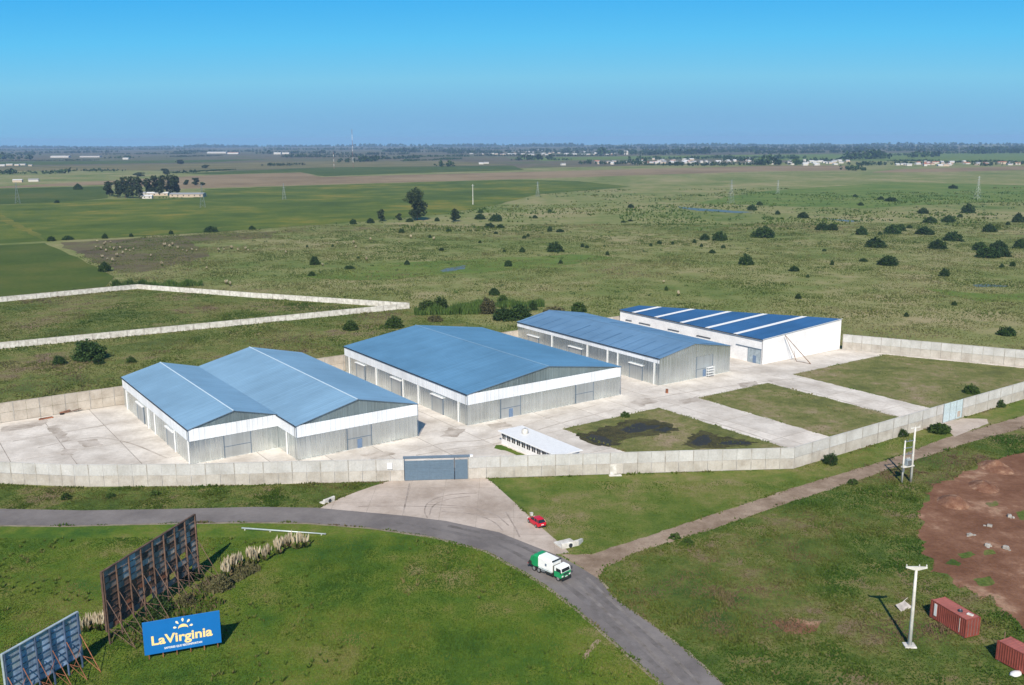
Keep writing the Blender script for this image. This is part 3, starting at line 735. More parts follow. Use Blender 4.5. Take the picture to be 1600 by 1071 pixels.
p0, p1 = W(205.0, 117.7), W(213.2, 117.7)
t = empty('yard_gate', (p0[0], p0[1], 0), RZ, 'pale blue metal gate in the wall on the dirt track', 'gate')
for k in range(9):
    MB().cbox(.1, 8.1, -.05, .05, .15 + k * .5, .62 + k * .5, .03).build('board', M['palegate'], t)
for k in range(4): MB().box(.05 + k * 2.65, .17 + k * 2.65, -.09, .09, 0, 4.75).build('stile', M['steel'], t)
MB().box(6.1, 7.3, -.08, -.051, .5, 1.9).build('repair_plate', M['apron'], t)
flat('gate_apron', [(99.71, 213.42), (106.91, 218.03), (112.55, 217.41), (111.22, 213.77), (98.39, 203.62), (99.04, 206.95)], .03, M['apron'], 'small concrete apron outside the pale blue gate', 1.5, .2)

# ------------------------------------------------------------------ warehouses
def shed(T, ox, oy, w, d, eave, rx, rz, roofmat, band=5.0, fascia_front=True, fascia_left=True, cols=(), sdoors=(), fdoors=(),
         left_from=0.0, left_to=None, white_ridge=True, seams=0, right_fascia=False, roof_mat_ridge=None):
    """one gabled bay; x across the gable front, y along the ridge, open yard at y = 0"""
    left_to = d if left_to is None else left_to
    X0, X1, Y0, Y1 = ox, ox + w, oy, oy + d
    R = X0 + rx
    # walls
    top = band if fascia_front else eave
    MB().sheet((X0, Y0, .0), (X1, Y0, .0), (X0, Y0, top + .05), (X1, Y0, top + .05), (0, -1, 0)).build('front_wall', M['zinc'], T)
    if left_to > left_from:
        lt = band if fascia_left else eave
        MB().sheet((X0, Y0 + left_from, 0), (X0, Y0 + left_to, 0), (X0, Y0 + left_from, lt + .05), (X0, Y0 + left_to, lt + .05), (-1, 0, 0)).build('side_wall', M['zinc'], T)
    MB().sheet((X1, Y0, 0), (X1, Y1, 0), (X1, Y0, eave), (X1, Y1, eave), (1, 0, 0)).build('side_wall', M['zinc'], T)
    b = MB().sheet((X0, Y1, 0), (R, Y1, 0), (X0, Y1, eave), (R, Y1, rz), (0, 1, 0)); b.sheet((R, Y1, 0), (X1, Y1, 0), (R, Y1, rz), (X1, Y1, eave), (0, 1, 0))
    b.build('back_wall', M['zinc'], T)
    # gable infill
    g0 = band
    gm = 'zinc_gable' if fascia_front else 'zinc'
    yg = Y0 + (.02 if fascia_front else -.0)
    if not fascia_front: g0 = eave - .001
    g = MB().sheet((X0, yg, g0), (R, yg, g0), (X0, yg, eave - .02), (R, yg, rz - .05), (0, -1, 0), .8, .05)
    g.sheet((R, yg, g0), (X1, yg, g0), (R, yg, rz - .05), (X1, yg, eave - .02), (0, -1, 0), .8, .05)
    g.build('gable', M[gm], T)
    # white fascia bands
    if fascia_front:
        MB().sheet((X0 - .12, Y0 - .16, band), (X1 + .05, Y0 - .16, band), (X0 - .12, Y0 - .16, eave - .02), (X1 + .05, Y0 - .16, eave - .02), (0, -1, 0), 1.1, .04).build('fascia', M['fascia'], T)
        MB().box(X0 - .12, X1 + .05, Y0 - .155, Y0 + .0, band - .03, band + .06).build('fascia_trim', M['white'], T)
        MB().box(X0 - .20, X0 - .10, Y0 - .24, Y0 - .14, band - .02, eave - .01).build('corner_trim', M['slate'], T)
        MB().box(X1 + .03, X1 + .12, Y0 - .22, Y0 - .12, .0, eave - .03).build('corner_trim', M['slate'], T)
    if fascia_left and left_to > left_from:
        MB().sheet((X0 - .14, Y0 + left_from - .1, band), (X0 - .14, Y0 + left_to, band), (X0 - .14, Y0 + left_from - .1, eave - .05), (X0 - .14, Y0 + left_to, eave - .05), (-1, 0, 0), 1.1, .03).build('fascia', M['fascia'], T)
        MB().box(X0 - .135, X0 + .0, Y0 + left_from, Y0 + left_to, band - .03, band + .06).build('fascia_trim', M['white'], T)
    # roof slopes with drip edge, dark gutter, ridge capping
    oh = .28
    sl = (rz - eave) / rx; sr = (rz - eave) / (w - rx)
    L0 = X0 - oh if left_to > left_from else X0 + .02
    for (xe, ze, xr, nrm) in ((L0, eave - (X0 - L0) * sl + .04, R, (-.1, 0, 1)), (X1 + oh, eave - oh * sr + .04, R, (.1, 0, 1))):
        s = MB().sheet((xe, Y0 - .35, ze), (xe, Y1 + .2, ze), (xr, Y0 - .35, rz + .04), (xr, Y1 + .2, rz + .04), nrm, 1.1, .045)
        ro = s.build('roof_slope', M[roofmat], T)
        for k in range(seams):
            yy = Y0 + 1.5 + k * (d - 3) / max(1, seams - 1)
            a0 = .04 if xe < xr else .1
            pa = Vector((xe, yy, ze)).lerp(Vector((xr, yy, rz + .04)), a0); pb = Vector((xe, yy, ze)).lerp(Vector((xr, yy, rz + .04)), .72)
            MB().add([(pa.x, yy - .13, pa.z + .07), (pb.x, yy - .13, pb.z + .07), (pb.x, yy + .13, pb.z + .07), (pa.x, yy + .13, pa.z + .07)], [(0, 1, 2, 3)]).build('lap_strip', M['roofseam'], ro)
    cap = MB(); c_ = .2
    cap.add([(R - c_, Y0 - .4, rz - c_ * sl + .10), (R, Y0 - .4, rz + .16), (R + c_, Y0 - .4, rz - c_ * sr + .10), (R - c_, Y1 + .25, rz - c_ * sl + .10), (R, Y1 + .25, rz + .16), (R + c_, Y1 + .25, rz - c_ * sr + .10)],
            [(0, 1, 4, 3), (1, 2, 5, 4)])
    cap.build('ridge_cap', M['ridge'] if white_ridge else M[roof_mat_ridge or roofmat], T)
    if left_to > left_from:
        MB().box(X0 - oh - .16, X0 - oh + .02, Y0 + left_from - .3, Y0 + left_to + .2, eave - oh * sl - .18, eave - oh * sl + .0).build('gutter', M['dark'], T)
    # verge trims on the gable
    v = MB()
    v.bar((X0 - oh, Y0 - .37, eave - oh * sl), (R, Y0 - .37, rz + .0), .09); v.bar((X1 + oh, Y0 - .37, eave - oh * sr), (R, Y0 - .37, rz + .0), .09)
    v.build('verge_trim', M['slate'], T)
    # downpipes at the gable corners
    for xx in ((X0 - .22, X1 + .16) if left_to > left_from else (X1 + .16,)):
        MB().tube((xx, Y0 + .5, .1), (xx, Y0 + .5, eave - .15), .07, .07, 6).build('downpipe', M['steel'], T)
    # plinth
    MB().box(X0 - .35, X1 + .3, Y0 - .4, Y0 - .08, .033, .12).build('plinth', M['whitecon'], T)
    # columns on the long side
    for y in cols:
        MB().box(X0 - .30, X0 - .08, y - .14, y + .14, .034, band - .03).build('column', M['white'], T)
    for (ya, yb) in sdoors:
        dr = MB().sheet((X0 - .10, ya, .05), (X0 - .10, yb, .05), (X0 - .10, ya, 4.2), (X0 - .10, yb, 4.2), (-1, 0, 0), .5, .025).build('sliding_door', M['door'], T)
        for yy in (ya, yb): MB().box(X0 - .18, X0 - .06, yy - .06, yy + .06, .04, 4.2).build('frame', M['slate'], dr)
        MB().box(X0 - .55, X0 - .05, ya - .2, yb + .2, 4.2, 4.42).build('hood', M['white'], dr)
    for (xa, xb, sd) in fdoors:
        dr = MB().sheet((xa, Y0 - .09, .05), (xb, Y0 - .09, .05), (xa, Y0 - .09, band - .05), (xb, Y0 - .09, band - .05), (0, -1, 0), .5, .02).build('sliding_door', M['door'], T)
        MB().box(xa - .07, xa + .05, Y0 - .17, Y0 - .07, .04, band - .04).build('frame', M['slate'], dr)
        MB().box(xb - .05, xb + .07, Y0 - .17, Y0 - .07, .04, band - .04).build('frame', M['slate'], dr)
        MB().box(xa + .05, xb - .05, Y0 - .165, Y0 - .08, 2.42, 2.52).build('frame', M['slate'], dr)
        if sd:
            hd = MB().box(sd[0], sd[1], Y0 - .19, Y0 - .10, .06, 2.15).build('wicket_door', M['bluedoor'], dr)
            MB().box(sd[1] - .16, sd[1] - .08, Y0 - .23, Y0 - .19, 1.0, 1.12).build('handle', M['steel'], hd)


M['roofseam'] = paint('roof lap strip', (.085, .19, .345), .45, .2, .1)
M['ridge'] = paint('pale ridge capping', (.46, .58, .68), .45, .1, .05)


def wh(a, b, label):
    x, y = W(a, b)
    return empty('warehouse', (x, y, 0), RZ, label, 'warehouse', 'warehouses in the walled yard')


T1 = wh(53.0, 180.7, 'left warehouse with two stepped gables and pale blue roofs')
shed(T1, 0, 10.4, 19.0, 54.6, 7.6, 9.5, 10.0, 'roof1', cols=[y - 180.7 for y in (242.3, 222.6, 216.8, 201.2, 191.5)],
     sdoors=[(226.5 - 180.7, 232.3 - 180.7), (201.8 - 180.7, 207.5 - 180.7)], fdoors=[(60.1 - 53, 65.8 - 53, None)])
shed(T1, 19.0, 0, 28.5, 65.0, 7.6, 14.0, 11.0, 'roof1', left_from=0, left_to=10.4, cols=[5.3], fdoors=[(83.3 - 53, 89.0 - 53, (85.6 - 53, 86.7 - 53))])
T2 = wh(114.0, 181.0, 'widest warehouse in the middle with one broad blue roof')
shed(T2, 0, 0, 47.0, 65.5, 7.6, 23.5, 11.0, 'roof2', cols=[y - 181 for y in (243.5, 226.9, 211.8, 203.9, 184.8)],
     sdoors=[(52.8, 58.0), (31.8, 37.1), (10.9, 16.1)], fdoors=[(9.3, 15.1, (11.7, 12.8)), (32.2, 37.9, None)], white_ridge=False, roof_mat_ridge='roof1')
T3 = wh(175.9, 182.0, 'narrower silver walled warehouse with ribbed blue roof between broad and white ones')
shed(T3, 0, 0, 27.6, 66.0, 7.6, 13.0, 10.0, 'roof3', band=6.1, fascia_front=False, cols=[y - 182 for y in (229.5, 212.4, 203.3, 198.8, 183.9)],
     sdoors=[(54.5, 60.1), (33.1, 38.9), (6.6, 11.8)], fdoors=[(14.1, 20.4, (16.7, 17.8))], white_ridge=False, seams=14)
# white frame standing in that doorway
t = empty('door_rack', (*W(193.2, 181.2), 0), RZ, 'white metal rack standing at the silver warehouse doorway', 'rack')
for x in (0, 2.4):
    for y in (0, .8): MB().box(x, x + .07, y - .8, y - .73, .033, 3.0).build('upright', M['white'], t)
for k in range(4): MB().box(0, 2.47, -.8, .07, .5 + k * .75, .57 + k * .75).build('shelf', M['white'], t)

# white rendered warehouse, tapering with the slanting boundary
T4 = wh(217.6, 182.3, 'white rendered warehouse with striped deep blue lean-to roof')
A, B, C_, D = (0.0, 0.0), (36.8, 0.0), (9.2, 62.4), (0.0, 63.0)
zt = lambda x: 7.55 + .0575 * x
mb = MB()
for nm, p, q in (('front_wall', A, B), ('side_wall', B, C_), ('back_wall', C_, D), ('side_wall', D, A)):
    dx, dy = q[0] - p[0], q[1] - p[1]; L = math.hypot(dx, dy); nx, ny = -dy / L * .25, dx / L * .25
    m_ = MB().add([(p[0], p[1], 0), (q[0], q[1], 0), (q[0], q[1], zt(q[0])), (p[0], p[1], zt(p[0])),
                   (p[0] + nx, p[1] + ny, 0), (q[0] + nx, q[1] + ny, 0), (q[0] + nx, q[1] + ny, zt(q[0]) - .02), (p[0] + nx, p[1] + ny, zt(p[0]) - .02)],
                  [(0, 1, 2, 3), (5, 4, 7, 6), (3, 2, 6, 7), (0, 3, 7, 4), (1, 5, 6, 2)])
    m_.build(nm, M['render'], T4)
xr = lambda y: 36.8 + (9.2 - 36.8) * y / 62.4
edges = [-.25]
for yc in (192.8, 204.4, 215.5, 227.3, 238.3): edges += [yc - 182.3 - .85, yc - 182.3 + .85]
edges.append(63.1)
for k in range(len(edges) - 1):
    y0, y1 = edges[k], edges[k + 1]
    strip = k % 2 == 1
    dz = .10 if strip else .06
    m_ = MB().sheet((-.3, y0, zt(-.3) + dz), (-.3, y1, zt(-.3) + dz), (xr(y0) + .05, y0, zt(xr(y0)) + dz), (xr(y1) + .05, y1, zt(xr(y1)) + dz), (0, 0, 1), .85, .04)
    m_.build('skylight_strip' if strip else 'roof_sheet', M['white'] if strip else M['roof4'], T4)
MB().box(-.5, -.3, -.3, 63.2, zt(-.3) - .16, zt(-.3) + .04).build('gutter', M['dark'], T4)
m_ = MB().bar((-.3, -.3, zt(-.3) + .1), (37.0, -.3, zt(37) + .1), .1); m_.build('verge_trim', M['white'], T4)
dr = MB().sheet((-.10, .5, .05), (-.10, 5.2, .05), (-.10, .5, 4.4), (-.10, 5.2, 4.4), (-1, 0, 0), .5, .02).build('sliding_door', M['tinblue'], T4)
for yy in (.4, 5.18): MB().box(-.17, -.06, yy, yy + .12, .04, 4.4).build('frame', M['slate'], dr)
wd = MB().box(-.2, -.11, 2.1, 3.3, .06, 2.3).build('wicket_door', M['bluedoor'], dr)
MB().box(-.26, -.06, .2, 10.0, 4.42, 4.6).build('door_rail', M['slate'], T4)
for (y0, y1) in ((239.5, 241.8), (230.3, 235.0), (216.8, 221.2), (203.1, 208.3)):
    y0 -= 182.3; y1 -= 182.3
    d2 = MB().sheet((-.08, y0, .05), (-.08, y1, .05), (-.08, y0, 4.4), (-.08, y1, 4.4), (-1, 0, 0), .5, .02).build('sliding_door', M['white'], T4)
    MB().box(-.35, -.04, y0 - .3, y1 + .3, 4.45, 4.65).build('door_rail', M['dark'], d2)

# leaning timber derrick by the white warehouse
t = empty('timber_derrick', (*W(236.0, 174.5), 0), RZ, 'thin brown three legged pole frame by the white warehouse', 'pole frame')


_o = Vector((*W(236.0, 174.5), 0))
def loc_(p):
    dx, dy = p[0] - _o.x, p[1] - _o.y
    return Vector((dx * CA + dy * SA, -dx * SA + dy * CA, .035))
L1, L2 = loc_((88.34, 274.44)), loc_((85.18, 277.84))
top = Vector(((L1.x + L2.x) / 2 - 3.0, 7.0, 8.0))
MB().tube(L1, top, .13, .09).build('main_leg', M['wood'], t)
MB().tube(L2, top, .08, .06).build('leg', M['wood'], t)
MB().tube(L2 + Vector((1.0, 1.2, 0)), L2.lerp(top, .4) + Vector((.8, 0, 0)), .06).build('leg', M['wood'], t)
MB().tube(L2 + Vector((0, 0, .12)), L1 + Vector((0, 0, .12)), .06).build('brace', M['wood'], t)

# ------------------------------------------------------------------ guardhouse
t = empty('guardhouse', (*W(112.9, 145.0), 0), RZ, 'long low white guardhouse with flat roof just inside the wall', 'guardhouse')
w_, d_ = 5.4, 20.4
m_ = MB().box(0, w_, 0, .2, .03, 2.75).build('front_wall', M['render'], t)
m_ = MB().box(0, w_, d_ - .2, d_, .03, 2.75).build('back_wall', M['render'], t)
m_ = MB().box(w_ - .2, w_, .2, d_ - .2, .03, 2.75).build('side_wall', M['render'], t)
lw = MB().box(0, .2, .2, d_ - .2, .03, 1.15).box(0, .2, .2, d_ - .2, 2.35, 2.75)
n = 11
for k in range(n + 1):
    y = .2 + (d_ - .4) * k / n
    if k < n: lw.box(0.002, .198, y, y + .45, 1.15, 2.35)
lw.build('side_wall', M['render'], t)
for k in range(n):
    y = .65 + (d_ - .4) * k / n
    wdw = MB().box(.09, .13, y, y + (d_ - .4) / n - .45, 1.15, 2.35).build('window', M['glassdark'], t)
    MB().box(.05, .09, y + .62, y + .70, 1.15, 2.35).build('mullion', M['white'], wdw)
MB().cbox(-.75, w_ + .5, -.5, d_ + .4, 2.76, 3.0, .04).build('roof', M['white'], t)
t2 = empty('water_tank', (*W(115.8, 160.6), 3.0), RZ, 'round pale water tank on the guardhouse roof', 'water tank')
R_ = [[(r * math.cos(a), r * math.sin(a), z) for a in [2 * math.pi * i / 16 for i in range(16)]] for r, z in ((.72, .0), (.75, .1), (.75, .75), (.62, .95), (.2, 1.08))]
MB().loft(R_).build('tank', M['whitecon'], t2, smooth=True)
MB().tube((0, 0, 1.05), (0, 0, 1.2), .22, .2, 10).build('lid', M['steel'], t2)
flat('garden_bed', [W(109.6, 163.5), W(111.2, 164.8), W(112.3, 164.3), W(112.4, 156.2), W(111.2, 156.0), W(110.9, 160)], .07, M['lawn'], 'small green bed along the guardhouse windows', .8, .2, skirt=.05)
M['tindark'] = paint('dull tin panel', (.29, .25, .225), .65, .2, .4, .9)

# ------------------------------------------------------------------ billboards
def along(p, q):
    return math.atan2(q[1] - p[1], q[0] - p[0]), math.hypot(q[0] - p[0], q[1] - p[1])


def board_back(name, P0, P1, label, zb, ht, cols, rows, pick, frame, nleg, stay, hole=()):
    a, L = along(P0, P1)
    T = empty(name, (P0[0], P0[1], 0), a, label, 'billboard')
    rg = random.Random(len(label))
    cw, rh = L / cols, (ht - zb) / rows
    for i in range(cols):
        for j in range(rows):
            if (i, j) in hole: continue
            dy = rg.uniform(0, .03)
            MB().box(i * cw + .015, (i + 1) * cw - .015, dy, dy + .04, zb + j * rh + .015, zb + (j + 1) * rh - .015).build('panel', M[pick(i, j, rg)], T)
    for k in range(nleg):
        x = .15 + k * (L - .3) / (nleg - 1)
        m_ = MB().box(x - .07, x + .07, -.30, -.09, 0, ht - .05)
        m_.build('post', M[frame[0]], T)
        st = MB().bar((x, -stay, 0), (x, -.35, ht * .62), .09).bar((x, -stay * .62, ht * .22), (x, -.3, ht * .22), .06).bar((x, -stay, .1), (x, -.35, ht * .22), .06)
        st.build('stay', M[frame[1]], T)
    nr = rows + 1
    for k in range(nr):
        z = zb + .05 + k * (ht - zb - .1) / (nr - 1)
        MB().box(0, L, -.085, -.02, z - .035, z + .035).build('rail', M[frame[0]], T)
    MB().box(-.1, L + .1, -.2, .1, ht, ht + .12).build('top_rail', M[frame[2]], T)
    MB().box(-.12, -.02, -.2, .1, zb, ht).build('edge_trim', M[frame[2]], T); MB().box(L + .02, L + .12, -.2, .1, zb, ht).build('edge_trim', M[frame[2]], T)
    for k in range(nleg - 1):
        x = .15 + k * (L - .3) / (nleg - 1); x2 = .15 + (k + 1) * (L - .3) / (nleg - 1)
        if k % 2 == 0: MB().bar((x, -.5, .3), (x2, -.5, ht * .45), .05).build('cross_brace', M[frame[1]], T)
    return T


def rusty_pick(i, j, r):
    if i in (0, 1, 2, 3, 4) and j < 5: return r.choice(['rust', 'rust', 'rustdark', 'rustdark', 'tindark'])
    if i in (3, 4) and j >= 6: return 'tinblue'
    if i < 3: return r.choice(['tindark', 'rustdark', 'tindark', 'tin'])
    return r.choice(['tin', 'tindark', 'tindark', 'tin', 'tindark', 'rustdark', 'rust' if j < 5 else 'tin', 'rust' if j < 4 else 'tindark', 'rustdark'])


RUST_HOLES = [(6, 0), (10, 1), (13, 0), (12, 3)]


board_back('billboard', (-53.56, 115.12), (-47.80, 134.68), 'tall rusty billboard seen from behind with patched tin panels', 1.9, 10.3, 15, 9, rusty_pick, ('rustdark', 'rustdark', 'rustdark'), 9, 4.2, RUST_HOLES)
board_back('billboard', (-58.75, 99.75), (-54.60, 109.80), 'blue grey billboard seen from behind at the lower left corner', 1.6, 7.5, 10, 7, lambda i, j, r: r.choice(['boardback', 'boardback', 'tinblue', 'boardback']), ('boardframe', 'rust', 'tinblue'), 6, 3.2)

SP0, SP1 = (-47.14, 111.11), (-38.27, 114.35)
a, L = along(SP0, SP1)
sign = empty('billboard', (SP0[0], SP0[1], 0), a, 'bright blue LaVirginia billboard on short posts', 'billboard')
pan = MB().cbox(0, L, -.06, .06, .75, 5.3, .02).build('panel', M['signblue'], sign)
for k in range(6):
    x = .5 + k * (L - 1) / 5
    MB().box(x - .06, x + .06, .08, .2, 0, 5.1).build('post', M['rust'], sign)
    MB().bar((x, 2.4, 0), (x, .15, 3.4), .05).build('stay', M['rust'], sign)
for z in (1.3, 3.0, 4.8): MB().box(.1, L - .1, .061, .12, z - .04, z + .04).build('rail', M['rust'], sign)


def lettering(body, size, x, z, mat, bold=0.0, parent=None, spacing=1.0, width=None, y=-.062, name='lettering'):
    cu = bpy.data.curves.new('lettering', 'FONT')
    cu.body = body; cu.size = size; cu.extrude = .012; cu.offset = bold; cu.space_character = spacing
    ob = bpy.data.objects.new('lettering', cu); COL.objects.link(ob)
    bpy.context.view_layer.update()
    me = bpy.data.meshes.new_from_object(ob.evaluated_get(bpy.context.evaluated_depsgraph_get()))
    bpy.data.objects.remove(ob)
    xs = [v.co.x for v in me.vertices]; s = (width / (max(xs) - min(xs))) if width else 1
    for v in me.vertices:
        cx, cy, cz = v.co
        v.co = (x + (cx - min(xs)) * s, y - cz, z + cy * (1 if not width else 1.0))
    me.materials.clear()
    return link_mesh(name, me, M[mat], parent)


lettering('LaVirginia', 1.75, L * .10, 2.02, 'cream', .045, pan, 1.0, L * .79)
lettering('SABORES QUE RECONFORTAN', .36, L * .255, 1.22, 'white', .016, pan, 1.05, L * .49)
cx, cz = L * .515, 3.72
R1 = []
arc = [math.radians(180 - 10 * i) for i in range(19)]
outer = [(cx + .62 * math.cos(t_), cz + .58 * math.sin(t_)) for t_ in arc]
inner = [(cx + .58 * math.cos(t_), cz + .20 * math.sin(t_) - .02) for t_ in arc[::-1]]
MB().prism(outer + inner, -.085, -.061).build('sun_emblem', M['cream'], pan)
for k, ang_ in enumerate((172, 131, 90, 49, 8)):
    t_ = math.radians(ang_); r0_, r1_ = .80, 1.30 if k in (1, 2, 3) else 1.22
    d = (math.cos(t_), math.sin(t_)); nn = (-d[1], d[0]); pr = []
    ce = (cx, cz + .10)
    for u, wd_ in ((0, .03), (.25, .10), (.6, .15), (.85, .11), (1, .02)): pr.append((ce[0] + d[0] * (r0_ + (r1_ - r0_) * u) + nn[0] * wd_, ce[1] + d[1] * (r0_ + (r1_ - r0_) * u) + nn[1] * wd_))
    for u, wd_ in ((1, .02), (.85, .11), (.6, .15), (.25, .10), (0, .03)): pr.append((ce[0] + d[0] * (r0_ + (r1_ - r0_) * u) - nn[0] * wd_, ce[1] + d[1] * (r0_ + (r1_ - r0_) * u) - nn[1] * wd_))
    MB().prism(pr, -.085, -.061).build('sun_ray', M['creamray'], pan)

# ------------------------------------------------------------------ poles
def crosshead(T, z, w, mat):
    MB().loft([[(-w, -.1, z + .05), (-w, .1, z + .05), (-w, .1, z + .2), (-w, -.1, z + .2)], [(-.25, -.16, z - .25), (-.25, .16, z - .25), (-.25, .16, z + .2), (-.25, -.16, z + .2)],
               [(.25, -.16, z - .25), (.25, .16, z - .25), (.25, .16, z + .2), (.25, -.16, z + .2)], [(w, -.1, z + .05), (w, .1, z + .05), (w, .1, z + .2), (w, -.1, z + .2)]]).build('crosshead', M[mat], T)
    for x in (-w + .1, .35, w - .1):
        MB().tube((x, 0, z + .2), (x, 0, z + .3), .05, .05).tube((x, 0, z + .3), (x, 0, z + .5), .1, .07).build('insulator', M['whitecon'], T)


t = empty('utility_pole', (*(51.92, 113.97), 0), math.radians(-4), 'single white concrete pole with crosshead left of the red container', 'utility pole')
MB().tube((0, 0, 0), (0, 0, 11.1), .27, .16, 12).build('shaft', M['pole'], t, smooth=True)
crosshead(t, 11.0, 1.35, 'pole')
MB().cbox(-.75, .75, -.7, .7, 0, .22, .06).build('footing', M['whitecon'], t)

pA, pB = (75.14, 174.44), (77.22, 175.30)
a, L2_ = along(pA, pB)
t = empty('transformer_pole', (pA[0], pA[1], 0), a, 'pair of white poles carrying a transformer beside the dirt track', 'utility pole')
MB().tube((0, 0, 0), (0, 0, 8.6), .20, .13, 10).build('shaft', M['pole'], t, smooth=True)
MB().tube((L2_, 0, 0), (L2_, 0, 11.0), .26, .17, 10).build('shaft', M['pole'], t, smooth=True)
MB().box(-.3, L2_ + .3, -.3, .3, 3.2, 3.45).build('platform', M['pole'], t)
tr = MB().cbox(L2_ / 2 - .5, L2_ / 2 + .5, -.4, .4, 3.46, 4.8, .08).build('transformer', M['tinblue'], t)
for k in range(5): MB().box(L2_ / 2 - .45 + k * .2, L2_ / 2 - .38 + k * .2, -.55, -.4, 3.6, 4.6).build('fin', M['steel'], tr)
for k in range(3): MB().tube((L2_ / 2 - .3 + k * .3, 0, 4.8), (L2_ / 2 - .3 + k * .3, 0, 5.15), .06, .04).build('bushing', M['whitecon'], tr)
for z in (5.7, 7.0, 8.3): MB().box(-.25, L2_ + .25, -.08, .08, z, z + .14).build('cross_arm', M['steel'], t)
for z in (5.84, 8.44):
    for k in range(3): MB().tube((.2 + k * (L2_ - .4) / 2, 0, z), (.2 + k * (L2_ - .4) / 2, 0, z + .35), .08, .05).build('insulator', M['slate'], t)
MB().cbox(L2_ - 1.2, L2_ + 1.2, -.1, .1, 10.8, 11.0, .03).build('crosshead', M['pole'], t)
for k in range(3): MB().tube((L2_ - 1.1 + k * 1.1, 0, 11.0), (L2_ - 1.1 + k * 1.1, 0, 11.35), .08, .05).build('insulator', M['whitecon'], t)
MB().tube((-.02, -.16, 2.4), (-.02, -.16, 3.1), .2, .2).build('junction_box', M['steel'], t)

# ------------------------------------------------------------------ containers
def container(P, Q, label, turn=0.0, length=6.3, white_end=False):
    a, _ = along(P, Q)
    T = empty('shipping_container', (P[0], P[1], 0), a + turn, label, 'shipping container', 'red containers by the dirt lot')
    w_, h_ = 2.44, 2.75
    m_ = MB()
    for (x, y) in ((0, 0), (length - .16, 0), (0, -w_ + .16), (length - .16, -w_ + .16)):
        MB().box(x, x + .16, y - .16, y, .15, h_).build('corner_post', M['container'], T)
    MB().sheet((.16, -.06, .3), (length - .16, -.06, .3), (.16, -.06, h_ - .1), (length - .16, -.06, h_ - .1), (0, 1, 0), .34, .05).build('side_panel', M['container'], T)
    MB().sheet((.16, -w_ + .06, .3), (length - .16, -w_ + .06, .3), (.16, -w_ + .06, h_ - .1), (length - .16, -w_ + .06, h_ - .1), (0, -1, 0), .34, .05).build('side_panel', M['container'], T)
    for y in (-.10, -w_ + .02):
        MB().box(.16, length - .16, y, y + .08, .15, .3).build('bottom_rail', M['container'], T); MB().box(.16, length - .16, y, y + .08, h_ - .1, h_ - .01).build('top_rail', M['container'], T)
    MB().sheet((.1, -.05, h_ - .03), (length - .1, -.05, h_ - .03), (.1, -w_ + .05, h_ - .03), (length - .1, -w_ + .05, h_ - .03), (0, 0, 1), .5, .02).build('roof_panel', M['containertop'], T)
    MB().box(.05, length - .05, -w_ + .05, -.05, .14, .22).build('floor_frame', M['rustdark'], T)
    # door end
    for (y0, y1) in ((-w_ / 2 + .01, -.17), (-w_ + .17, -w_ / 2 - .01)):
        d = MB().box(.03, .08, y0, y1, .3, h_ - .1).build('door_leaf', M['container'], T)
        for u in (.25, .75): MB().tube((.0, y0 + (y1 - y0) * u, .3), (.0, y0 + (y1 - y0) * u, h_ - .12), .025).build('lock_rod', M['steel'], d)
    MB().box(.0, .16, -w_ + .16, -.16, h_ - .1, h_).box(0, .16, -w_ + .16, -.16, .15, .3).build('header', M['container'], T)
    MB().box(length - .1, length - .05, -w_ + .16, -.16, .3, h_ - .1).build('end_panel', M['container'], T)
    for x in (.3, length - .6): MB().box(x, x + .3, -w_ + .1, -.1, 0, .14).build('skid', M['whitecon'], T)
    if white_end:
        MB().box(length - .06, length + .02, -w_ + .25, -.3, .9, h_ - .3).build('pale_sheet', M['white'], T)
    return T


c1 = container((59.97, 115.71), (57.84, 121.51), 'whole red corrugated container beside the dirt lot edge')
MB().box(5.1, 5.55, .005, .04, .75, 2.5).build('door_strip', M['white'], c1)
MB().box(1.05, 1.1, .0, .04, .5, 2.5).build('marking_line', M['whitecon'], c1)
t = empty('roof_vent', (0, 0, 0), 0, 'dark pan lying on the red container roof', 'vent'); t.location = c1.location
ax_ = Vector((math.cos(c1.rotation_euler.z), math.sin(c1.rotation_euler.z), 0)); ay_ = Vector((-ax_.y, ax_.x, 0))
t.location = Vector(c1.location) + ax_ * 2.2 + ay_ * -1.1 + Vector((0, 0, 2.745))
MB().tube((0, 0, 0), (0, 0, .22), .34, .28, 12).build('pan', M['dark'], t); MB().tube((0, 0, .22), (0, 0, .3), .12, .1, 8).build('knob', M['steel'], t)
t = empty('roof_slab', Vector(c1.location) + ax_ * .9 + ay_ * -1.5 + Vector((0, 0, 2.745)), c1.rotation_euler.z + .3, 'pale block lying on the red container roof', 'block')
MB().cbox(-.4, .4, -.25, .25, 0, .18, .04).build('block', M['whitecon'], t)
c2 = container((64.64, 103.75), (62.45, 109.37), 'red container cut off by the lower right photo edge', math.radians(4), 6.3 + 1.2, True)
t = empty('white_sack', (*(62.24, 107.01), 0), .6, 'crumpled white sack on the grass by the cut off container', 'sack')
R_ = []
for k, (z, r) in enumerate(((.0, .5), (.12, .72), (.3, .62), (.42, .38), (.48, .12))):
    R_.append([(r * 1.3 * math.cos(a_) * (1 + .15 * math.sin(3 * a_ + k)), r * .8 * math.sin(a_) * (1 + .12 * math.cos(2 * a_ + k)), z) for a_ in [2 * math.pi * i / 12 for i in range(12)]])
MB().loft(R_).build('bag', M['white'], t, smooth=True)
t = empty('fallen_board', (*(55.38, 124.44), 0), .5, 'fallen grey board on the grass beside the single pole', 'board')
